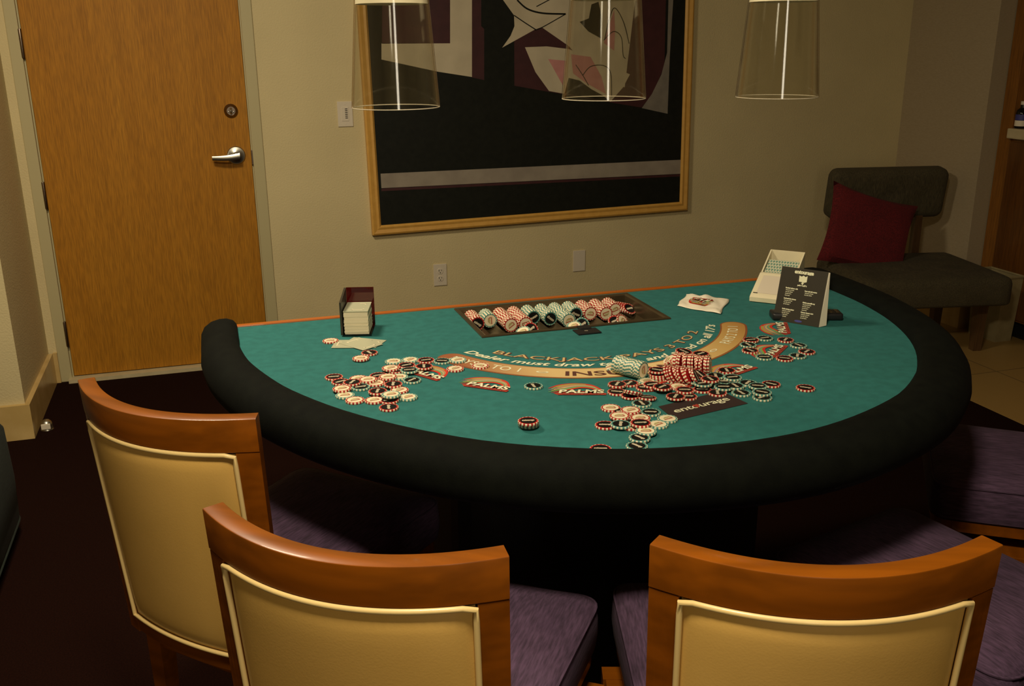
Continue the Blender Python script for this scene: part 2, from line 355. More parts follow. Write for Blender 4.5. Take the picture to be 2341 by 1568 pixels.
ART = [ # (material, layer, outline on the canvas (x, z))
 (0, 1, [(0.8707, 1.7269), (1.1996, 1.7281), (1.1940, 1.5292), (0.8590, 1.5301)]),
 (0, 1, [(0.8820, 1.9567), (1.2063, 1.9626), (1.1996, 1.7281), (0.8707, 1.7269)]),
 (1, 1, [(1.2063, 1.9626), (1.3137, 1.9645), (1.3009, 1.3691), (1.1307, 1.3969), (0.8533, 1.4581), (0.8570, 1.5321), (1.1940, 1.5292)]),
 (0, 1, [(1.3137, 1.9645), (1.3745, 1.9656), (1.3636, 1.3532), (1.3008, 1.3670)]),
 (0, 1, [(1.5240, 1.9683), (2.3387, 1.9830), (2.3488, 1.4074), (2.2935, 1.2752), (2.2256, 1.1962), (2.0449, 1.2278), (1.7057, 1.2885), (1.5210, 1.3226)]),
 (1, 2, [(1.3985, 1.9660), (2.1336, 1.9793), (2.1704, 1.7316), (2.1478, 1.5189), (2.1247, 1.3011), (1.9072, 1.4141), (1.8106, 1.5112), (1.6653, 1.6022), (1.6284, 1.5900), (1.4588, 1.5062), (1.4979, 1.5556), (1.5233, 1.6069), (1.5215, 1.6581), (1.4659, 1.7290)]),
 (4, 3, [(1.4659, 1.7290), (1.4010, 1.8483), (1.3810, 1.9657), (1.3593, 1.9653), (1.3526, 1.6076), (1.4634, 1.5145), (1.5025, 1.5617), (1.5233, 1.6069), (1.5215, 1.6581)]),
 (0, 3, [(1.5226, 1.5098), (1.6284, 1.5879), (1.6676, 1.6002), (1.8226, 1.5005), (1.5775, 1.5092)]),
 (1, 4, [(1.5775, 1.5072), (1.6933, 1.5102), (1.8108, 1.4964), (1.9792, 1.4346), (2.1525, 1.3666), (2.1147, 1.3013), (2.0449, 1.2300), (1.7057, 1.2928), (1.6328, 1.3864)]),
 (3, 5, [(1.7005, 1.4490), (1.8019, 1.4391), (1.7815, 1.3171)]),
 (3, 5, [(1.8229, 1.4708), (1.9305, 1.4567), (1.9929, 1.3585), (2.0193, 1.2704), (1.9086, 1.3275), (1.8358, 1.3765)]),
 (3, 5, [(2.0083, 1.5457), (2.0556, 1.6851), (2.0630, 1.5837), (2.0606, 1.4853), (2.0015, 1.5244)]),
 (4, 5, [(1.8683, 1.6266), (1.9178, 1.6432), (1.9309, 1.7100), (1.9686, 1.7225), (1.9893, 1.6473), (1.9866, 1.5458), (1.9165, 1.5802)]),
 (4, 5, [(1.8122, 1.3554), (1.8722, 1.3413), (1.9382, 1.2964), (2.0072, 1.2619), (2.0449, 1.2300), (1.7890, 1.2779)]),
 (5, 4, [(2.3509, 1.9832), (2.3572, 1.7323), (2.3611, 1.4733), (2.3330, 1.3634), (2.2813, 1.2643), (2.2257, 1.1939), (2.3775, 1.1602), (2.3773, 1.4511), (2.3846, 1.7324), (2.3779, 1.9837)]),
 (2, 1, [(0.8222, 0.9163), (2.4802, 0.9134), (2.4787, 0.8377), (0.8230, 0.8449)]),
 (0, 1, [(0.8229, 0.8428), (2.4788, 0.8354), (2.4794, 0.8234), (0.8222, 0.8298)]),
]
bm = bmesh.new()
for mi, ly, pts in ART: poly(bm, [pl(x, z, -.0205-ly*.0003) for x, z in pts], mi)
bm.normal_update(); bmesh.ops.triangulate(bm, faces=bm.faces)
def stroke(pts, wd, mi=4):
    P = smooth_pts([(x, 0, z) for x, z in pts], 5)
    a = []; b2 = []
    for i, p in enumerate(P):
        t = (P[min(i+1, len(P)-1)]-P[max(i-1, 0)]).normalized(); nn = Vector((-t.z, 0, t.x))*wd/2
        a.append(bm.verts.new(pl(p.x+nn.x, p.z+nn.z, -.0228))); b2.append(bm.verts.new(pl(p.x-nn.x, p.z-nn.z, -.0228)))
    for i in range(len(P)-1): bm.faces.new((a[i], a[i+1], b2[i+1], b2[i])).material_index = mi
stroke([(1.5378, 1.7293), (1.5897, 1.6887), (1.6698, 1.6683), (1.7928, 1.6642)], .008)
stroke([(1.7928, 1.6642), (1.6699, 1.6022), (1.6284, 1.5879)], .004)
stroke([(1.5215, 1.6581), (1.5781, 1.6232), (1.6353, 1.5899)], .005)
stroke([(1.6377, 1.6990), (1.7111, 1.7340)], .004)
stroke([(2.0060, 1.5414), (2.0279, 1.6367), (2.0578, 1.6935), (2.1080, 1.6260), (2.1429, 1.5189)], .004)
stroke([(2.0012, 1.5372), (2.0534, 1.5794), (2.0979, 1.5514), (2.1101, 1.4653), (2.1254, 1.4456)], .004)
stroke([(1.8887, 1.3669), (1.9314, 1.4094), (2.0039, 1.4126), (2.0439, 1.3729), (2.0517, 1.2542)], .004)
stroke([(1.8496, 1.4192), (1.8887, 1.3669), (1.9209, 1.3164)], .004)
link('painted_shapes', bm, cm, pic, recalc=False)
# ---------------------------------------------------------------- pendants
for i, (x, y, z) in enumerate([(.380, -2.808, 1.411), (.819, -2.844, 1.419), (1.213, -2.885, 1.415)]):
    lab = ['clear glass pendant lamp in front of the left edge of the painting', 'clear glass pendant lamp in front of the cream and pink painted shapes', 'clear glass pendant lamp hanging in front of the bare wall, right of the painting'][i]
    p = thing('pendant_lamp', lab, 'lamp', (x, y, z), 0, 'glass pendant lamps over the table')
    bm = bmesh.new()
    lathe(bm, [(.0895, 0), (.0665, .29), (.064, .29), (.0865, 0)], 64)
    link('glass_shade', bm, 'glass', p, True)
    bm = bmesh.new(); tube(bm, [(.088*math.cos(a*PI/32), .088*math.sin(a*PI/32), 0) for a in range(64)], .0009, 6, True); link('shade_rim', bm, 'leather_rim' if 'leather_rim' in M else 'white', p, True)
    bm = bmesh.new(); lathe(bm, [(.0715, .197), (.064, .288), (.010, .292), (.010, .290), (.062, .286), (.0700, .197)], 48); link('inner_shade', bm, 'shade', p, True)
    bm = bmesh.new(); lathe(bm, [(0, .36), (.012, .36), (.016, .35), (.016, .292), (0, .29)], 20); link('lamp_socket', bm, 'chrome', p, True)
    bm = bmesh.new(); lathe(bm, [(0, .235), (.012, .240), (.018, .255), (.012, .275), (.010, .292)], 20); link('bulb', bm, 'white', p, True)
    bm = bmesh.new(); tube(bm, [(0, 0, .36), (0, 0, 2.75-z-.02)], .0025, 6); link('cord', bm, 'black', p, True)
    bm = bmesh.new(); lathe(bm, [(0, 2.75-z), (.05, 2.75-z), (.05, 2.73-z), (0, 2.728-z)], 24); link('ceiling_canopy', bm, 'chrome', p, True)
# ---------------------------------------------------------------- blackjack table
TC = Vector((.857, -2.33, 0))
tb = thing('blackjack_table', 'half-round blackjack table with green felt and black padded rail', 'table', (.857, -2.8, 0))
def T(p): return (p[0]-.857, p[1]+2.8, p[2])
# felt outline from back-left round the front to back-right
FO = [(.038, -2.34), (.038, -2.44), (.041, -2.53), (.060, -2.65), (.100, -2.785), (.150, -2.900), (.235, -3.035), (.350, -3.165), (.480, -3.268), (.640, -3.345), (.800, -3.382), (.950, -3.388), (1.090, -3.362), (1.240, -3.302), (1.360, -3.225), (1.470, -3.120), (1.560, -2.985), (1.625, -2.830), (1.662, -2.670), (1.674, -2.52), (1.676, -2.43), (1.676, -2.34)]
FP0 = [tuple(p)[:2] for p in smooth_pts([(x, y, 0) for x, y in FO], 4)]
def normals(P):
    out = []
    for i in range(len(P)):
        a = Vector(P[max(0, i-1)]); b = Vector(P[min(len(P)-1, i+1)]); t = (b-a).normalized(); out.append(Vector((t.y, -t.x)))
    return out
def outn(P): return [-n if n.dot(Vector((p[0]-.857, p[1]+2.33))) < 0 else n for n, p in zip(normals(P), P)]
FP = []
for p, n in zip(FP0, outn(FP0)):   # the rail stands in front of the near felt edge, so the felt runs on beneath its crest
    k = max(0, n.dot((Vector((0, -4.79))-Vector(p)).normalized())); FP.append((p[0]+n.x*.040*k, p[1]+n.y*.040*k))
NR = outn(FP)
TR = (.604, -2.630, 1.104, -2.362)   # tray x0,y0,x1,y1
bm = bmesh.new()   # felt with a real cut-out for the tray
outer = [bm.verts.new(T((x+n.x*.012, y+n.y*.012, ZT))) for (x, y), n in zip(FP, NR)]
hole = [bm.verts.new(T((x, y, ZT))) for x, y in ((TR[0], TR[1]), (TR[2], TR[1]), (TR[2], TR[3]), (TR[0], TR[3]))]
es = [bm.edges.new((outer[i], outer[(i+1) % len(outer)])) for i in range(len(outer))]+[bm.edges.new((hole[i], hole[(i+1) % 4])) for i in range(4)]
bmesh.ops.triangle_fill(bm, use_beauty=True, use_dissolve=False, edges=es)
for f in bm.faces:
    if f.normal.z < 0: f.normal_flip()
felt = link('felt', bm, 'felt', tb, recalc=False)
bm = bmesh.new()
rings = []
for (x, y), n in zip(FP, NR): rings.append((x+n.x*.03, y+n.y*.03))
loft(bm, [[T((x, y, z)) for x, y in rings] for z in (.795, .775)], True, True)
link('tabletop', bm, 'black', tb)
bm = bmesh.new(); box(bm, (.035-.857, -2.341+2.8, .79), (1.679-.857, -2.322+2.8, .852), bev=.003); link('back_edge', bm, 'edge_wood', tb)
bm = bmesh.new(); prof = [(0, -.004), (.002, .010), (.010, .020), (.026, .0255), (.045, .0255), (.068, .020), (.086, .008), (.096, -.010), (.099, -.032), (.094, -.055), (.080, -.068), (.05, -.072), (.02, -.072), (.0, -.05)]
rings = []
n0 = len(FP)
for i, ((x, y), n) in enumerate(zip(FP, NR)):
    k = 1
    k = 1.06+.13*(x-.857)/.82; rings.append([T((x+n.x*d*k, y+n.y*d*k, ZT+h)) for d, h in prof])
def shrink(r, k, dy):
    c = sum((Vector(p) for p in r), Vector())/len(r)
    return [tuple(c+(Vector(p)-c)*k+Vector((0, dy, 0))) for p in r]
head = [shrink(rings[0], k, dy) for k, dy in ((.45, .030), (.78, .025), (.94, .012))]; tail = [shrink(rings[-1], k, dy) for k, dy in ((.94, .012), (.78, .025), (.45, .030))]
loft(bm, head+rings+tail); link('padded_rail', bm, 'rail', tb, True)
bm = bmesh.new()
ped = [(.47, -2.42), (.47, -2.80)]+[(.857+.387*math.cos(a), -2.80+.20*math.sin(a)) for a in [PI+PI*i/16 for i in range(1, 16)]]+[(1.30, -2.80), (1.30, -2.42)]
loft(bm, [[T((x, y, z)) for x, y in ped] for z in (.03, .775)], True, True); link('pedestal', bm, 'black', tb)
bm = bmesh.new(); loft(bm, [[T(((x-.857)*1.12+.857, (y+2.62)*1.15-2.62, z)) for x, y in ped] for z in (0, .03)], True, True); link('plinth', bm, 'black', tb)
# chip tray
CT = (.855, -2.56)
bm = bmesh.new(); x0, y0, x1, y1 = TR; e = .011
def ring(a, z): return [T((x0+a, y0+a, z)), T((x1-a, y0+a, z)), T((x1-a, y1-a, z)), T((x0+a, y1-a, z))]
loft(bm, [ring(-.004, ZT+.001), ring(-.003, ZT+.004), ring(.006, ZT+.004), ring(e, ZT+.001), ring(e+.001, ZT-.036)], True, False)
tray = link('chip_tray', bm, 'tray', tb)
bm = bmesh.new(); nch = 12; cw = (x1-x0-2*e)/nch
sec = []
for i in range(nch):
    for j in range(8):
        a = PI*(j)/8; sec.append((x0+e+cw*(i+.5)-math.cos(a)*cw/2*.97, ZT-.030-math.sin(a)*.019))
sec.append((x1-e, ZT-.030))
loft(bm, [[T((x, yy, z)) for x, z in sec] for yy in (y0+e, y1-e)], False, False); link('tray_channels', bm, 'tray', tray, True)
bm = bmesh.new(); box(bm, (.829-.857, -2.692+2.8, ZT+.001), (.890-.857, -2.650+2.8, ZT+.004), bev=.001); box(bm, (.848-.857, -2.656+2.8, ZT+.001), (.878-.857, -2.628+2.8, ZT+.006), bev=.001); lp = link('lock_plate', bm, 'black', tb)
bm = bmesh.new()
put_text(bm, 'G', .013, lambda x, y: T((.857+x, -2.674+y*.7, ZT+.0044))); link('lock_emblem', bm, 'bar', lp, recalc=False)
# printed layout
def arc(r, a, z): return T((CT[0]+r*math.cos(a), CT[1]+r*math.sin(a), ZT+z))
def arc_text(bm, txt, size, r, a0, a1, z, mi, off=0, shear=0, sy=1, space=1):
    """a0..a1 in degrees, text runs left to right, feet outward"""
    span = math.radians(a1-a0)*r; am = math.radians((a0+a1)/2)
    put_text(bm, txt, size, lambda x, y: arc(r-y, am+x/r, z), mi, off, space, shear, span, sy)
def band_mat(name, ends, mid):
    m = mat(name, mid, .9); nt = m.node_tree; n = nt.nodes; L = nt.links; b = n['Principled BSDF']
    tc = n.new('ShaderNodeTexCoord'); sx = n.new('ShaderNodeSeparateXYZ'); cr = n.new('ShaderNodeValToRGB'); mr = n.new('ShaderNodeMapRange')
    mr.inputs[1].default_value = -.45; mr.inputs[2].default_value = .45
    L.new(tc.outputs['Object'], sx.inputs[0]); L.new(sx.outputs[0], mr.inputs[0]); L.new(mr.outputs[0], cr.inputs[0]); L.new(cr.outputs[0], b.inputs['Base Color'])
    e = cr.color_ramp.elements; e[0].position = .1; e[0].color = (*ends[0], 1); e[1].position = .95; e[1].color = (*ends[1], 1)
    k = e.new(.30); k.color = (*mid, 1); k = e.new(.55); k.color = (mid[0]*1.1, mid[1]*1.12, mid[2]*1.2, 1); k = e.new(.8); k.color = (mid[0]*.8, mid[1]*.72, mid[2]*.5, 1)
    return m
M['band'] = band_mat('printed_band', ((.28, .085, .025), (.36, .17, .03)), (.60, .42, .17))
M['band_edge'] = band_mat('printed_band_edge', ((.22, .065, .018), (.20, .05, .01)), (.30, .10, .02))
M['ink_gold'] = mat('printed_gold', (.55, .38, .16), .9); M['ink_dark'] = mat('printed_dark', (.085, .025, .012), .9)
M['ink_white'] = mat('printed_cream', (.72, .70, .47), .9); M['ink_red'] = mat('printed_red', (.34, .03, .012), .9)
M['ink_brown'] = mat('printed_brown', (.022, .008, .006), .9)
def band(bm, r0, r1, a0, a1, z, mi):
    n = 60; A = [math.radians(a0+(a1-a0)*i/n) for i in range(n+1)]; rm = (r0+r1)/2; hw = (r1-r0)/2
    A = [(A[0]-hw*math.sin(t)/rm, math.cos(t)) for t in [PI/2*(1-i/10) for i in range(10)]]+[(a, 1) for a in A]+[(A[-1]+hw*math.sin(t)/rm, math.cos(t)) for t in [PI/2*i/10 for i in range(1, 11)]]
    o_ = [bm.verts.new(arc(rm+hw*k, a, z)) for a, k in A]; i_ = [bm.verts.new(arc(rm-hw*k-.00001, a, z)) for a, k in A]
    for j in range(len(A)-1): bm.faces.new((i_[j], o_[j], o_[j+1], i_[j+1])).material_index = mi
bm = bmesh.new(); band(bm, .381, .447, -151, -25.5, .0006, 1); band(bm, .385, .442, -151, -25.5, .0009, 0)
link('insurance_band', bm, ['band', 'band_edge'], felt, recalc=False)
bm = bmesh.new()
for mi, off, z in ((1, .0016, .0006), (0, 0, .0010)):
    arc_text(bm, 'BLACKJACK PAYS 3 TO 2', .040, .330, -143.5, -36.5, z, mi, off, sy=.85)
link('game_title', bm, ['ink_gold', 'ink_dark'], felt, recalc=False); bm = bmesh.new()
arc_text(bm, 'Dealer must draw to 16, and stand on all 17\u2019s', .038, .368, -152.5, -25.5, .0010, 2, .0009, .25, .85)
link('dealer_rule_line', bm, ['ink_gold', 'ink_dark', 'ink_white'], felt, recalc=False); bm = bmesh.new()
IM = ['ink_gold', 'ink_dark', 'ink_white', 'ink_dark']
arc_text(bm, 'PAYS 2 TO 1', .036, .424, -151, -126, .0013, 2, .0002, 0, 1); link('odds_lettering', bm, IM, felt, recalc=False); bm = bmesh.new()
arc_text(bm, 'PAYS 2 TO 1', .036, .424, -48, -27, .0013, 2, .0002, 0, 1); link('odds_lettering', bm, IM, felt, recalc=False); bm = bmesh.new()
arc_text(bm, 'INSURANCE', .050, .431, -112, -66, .0013, 3, .0010, 0, .8)
link('insurance_lettering', bm, IM, felt, recalc=False)
for a in (-119, -57):
    bm = bmesh.new(); am = math.radians(a)
    def el(k, z, mi): poly(bm, [arc(.413-math.sin(t)*.006*k, am+math.cos(t)*.014*k/.413, z) for t in [2*PI*i/20 for i in range(20)]], mi)
    el(1, .0013, 2); el(.65, .0016, 0); link('band_emblem', bm, IM, felt, recalc=False)
# printed hotel logos: a fan of coloured strokes over a red base with the word PALMS
LC = [('lg_red', (.52, .02, .008)), ('lg_orange', (.50, .20, .04)), ('lg_olive', (.28, .30, .06)), ('lg_mauve', (.28, .20, .20)), ('lg_green', (.16, .34, .06)), ('lg_yellow', (.52, .42, .09)), ('lg_slate', (.17, .20, .20))]
for nme, cc in LC: M[nme] = mat(nme, cc, .9)
lgm = [x[0] for x in LC]+['ink_white', 'ink_dark', 'ink_red']
def make_logo(bm, fn):
    cols = [0, 2, 1, 3, 5, 6, 4, 0]
    for k in range(8):   # nested strokes from the lower left sweeping up and over to the right
        t = k/7; P = []
        x0_, y0_ = -.060+.006*(k % 3), .002+.030*(1-t)*.9
        R = [(x0_, y0_-.002), (-.037+.003*k, .019+.027*(1-t)), (-.004+.002*k, .030+.024*(1-t)), (.030+.0004*k, .022+.024*(1-t)), (.052-.002*k, .004+.013*(1-t))]
        C = smooth_pts([(a, b, 0) for a, b in R], 5); a_ = []; b_ = []
        for i, p in enumerate(C):
            tt = (C[min(i+1, len(C)-1)]-C[max(i-1, 0)]).normalized(); wv = .0031*math.sin(PI*(i+.6)/(len(C)+.4))+.0003
            if k == 1 or k == 0: wv *= 1.25
            a_.append(bm.verts.new(fn(p.x-tt.y*wv, p.y+tt.x*wv, .0004+.00012*k))); b_.append(bm.verts.new(fn(p.x+tt.y*wv, p.y-tt.x*wv, .0004+.00012*k)))
        for i in range(len(C)-1): bm.faces.new((a_[i], a_[i+1], b_[i+1], b_[i])).material_index = (0 if i > len(C)*.6 and k < 2 else cols[k])
    poly(bm, [fn(x, y, .0004) for x, y in ((-.050, -.001), (-.040, -.013), (.056, -.013), (.058, -.003), (.046, .010), (-.030, .010))], 9)
    poly(bm, [fn(x, y, .0015) for x, y in ((-.042, -.005), (-.040, -.014), (.057, -.014), (.059, -.005))], 9)
    for mi, off, z in ((8, .0013, .0017), (7, .0002, .0020)):
        put_text(bm, 'PALMS', .027, lambda x, y: fn(x+.008, y-.004, z), mi, off+.0006, 1, .12, .094)
    put_text(bm, 'CASINO RESORT', .006, lambda x, y: fn(x+.008, y-.0125, .0018), 8, 0, 1, 0, .080)
for j, a in enumerate([-147.5, -130.3, -109, -89, -68.3, -48.5, -27.4]):
    am = math.radians(a); cxl, cyl = CT[0]+.535*math.cos(am), CT[1]+.535*math.sin(am); ux, uy = -math.sin(am), math.cos(am); vx, vy = -math.cos(am), -math.sin(am)
    bm = bmesh.new(); make_logo(bm, lambda x, y, z: T((cxl+x*ux+y*vx, cyl+x*uy+y*vy, ZT+z)))
    link('betting_spot_logo', bm, lgm, felt, recalc=False)
# dark name plaque printed at the front
bm = bmesh.new(); P4 = [(0.8025, -3.1896), (0.8017, -3.2665), (0.9772, -3.2314), (0.9631, -3.1529)]
poly(bm, [T((x, y, ZT+.0010)) for x, y in P4], 0)
def bil(u, v, z):
    a, b, c_, d = [Vector(p) for p in P4]   # a=TL b=BL c=BR d=TR
    p = (b*(1-u)+c_*u)*(1-v)+(a*(1-u)+d*u)*v
    return T((p.x, p.y, ZT+z))
put_text(bm, 'entourage', .30, lambda x, y: bil(.50+x, .40+y*.95, .0014), 1, .003, .95, 0, .80, 1.25)
hx, hy = -.112, .155
heart = [(0, -.10), (.035, .02), (.033, .07), (.015, .085), (0, .055), (-.015, .085), (-.033, .07), (-.035, .02)]
poly(bm, [bil(.425+x*1.1, .49+y*1.3, .0020) for x, y in heart], 2)
link('printed_name_plaque', bm, ['ink_brown', 'ink_white', 'ink_red'], felt, recalc=False)
# ---------------------------------------------------------------- chips
def chip_bm(col):
    bm = bmesh.new(); n = 64; h = .0040; prof = [(.0, 0), (.0165, 0), (.0188, 0), (.0195, .0006), (.0195, h-.0006), (.0188, h), (.0178, h), (.0, h)]
    rings = []
    for r, z in prof:
        if r == 0: rings.append([bm.verts.new((0, 0, z))]*n)
        else: rings.append([bm.verts.new((r*math.cos(2*PI*i/n), r*math.sin(2*PI*i/n), z)) for i in range(n)])
    for k in range(len(prof)-1):
        a, b = rings[k], rings[k+1]
        for i in range(n):
            j = (i+1) % n; vs = [a[i], a[j], b[j], b[i]]; vs = list(dict.fromkeys(vs))
            f = bm.faces.new(vs)
            f.material_index = 1 if (k in (2, 3, 4, 5) and (i//2) % 2 == 0) else 0
    return bm
def inlay_bm(kind):
    bm = bmesh.new(); n = 40; z = .0041
    def dsk(r, zz, mi, sx=1, sy=1): poly(bm, [(r*sx*math.cos(2*PI*i/n), r*sy*math.sin(2*PI*i/n), zz) for i in range(n)], mi)
    if kind == 'B':
        dsk(.0152, z, 0)
        put_text(bm, 'entourage', .0078, lambda x, y: (x, y-.0014, z+.0002), 1, .0009, .95, 0, .0235)
    else:
        dsk(.0155, z, 0)
        poly(bm, [(x*1.2, y*1.2, z+.0002) for x, y in ((-.0085, -.003), (-.006, .003), (-.001, .0058), (.004, .005), (.0082, .001), (.0075, -.004), (-.0065, -.0042))], 1)
        poly(bm, [(x*1.2, y*1.2, z+.0003) for x, y in ((-.0088, -.0040), (.0078, -.0046), (.0080, -.0026), (-.0080, -.0020))], 2)
        poly(bm, [(x*1.2, y*1.2, z+.0003) for x, y in ((.0035, .0052), (.0060, .0043), (.0088, -.0008), (.0068, -.0016), (.0055, .0012))], 2)
        put_text(bm, 'PALMS', .0045, lambda x, y: (x, y-.0018, z+.0004), 0, .0002, 1, 0, .0135)
    return bm
proto = {}
def chip(kind, loc, rot=None, rz=0, face=True, label='', group=None):
    key = kind if face else kind[0]+'_'
    if key not in proto:
        base = next((v for k, v in proto.items() if k[0] == kind[0]), None)
        if base is None: o = link('poker_chip', chip_bm(kind), ['red' if kind[0] == 'R' else 'teal', 'cream'], None, False)
        else:
            o = base.copy(); COL.objects.link(o)
        if face:
            fk = link('inlay', inlay_bm(kind[1]), ['blackface', 'bar'] if kind[1] == 'B' else ['cream', 'logo_tan', 'logo_red'], o, recalc=False)
        proto[key] = o
    else:
        src = proto[key]; o = src.copy(); COL.objects.link(o)
        for ch in [c_ for c_ in src.children]: d = ch.copy(); COL.objects.link(d); d.parent = o
    m = (rot.to_matrix().to_4x4() if rot is not None else Matrix.Identity(4)) @ Matrix.Rotation(rz, 4, 'Z')
    o.matrix_world = Matrix.Translation(loc) @ m
    o['label'] = label; o['category'] = 'poker chip'
    if group: o['group'] = group
    return o
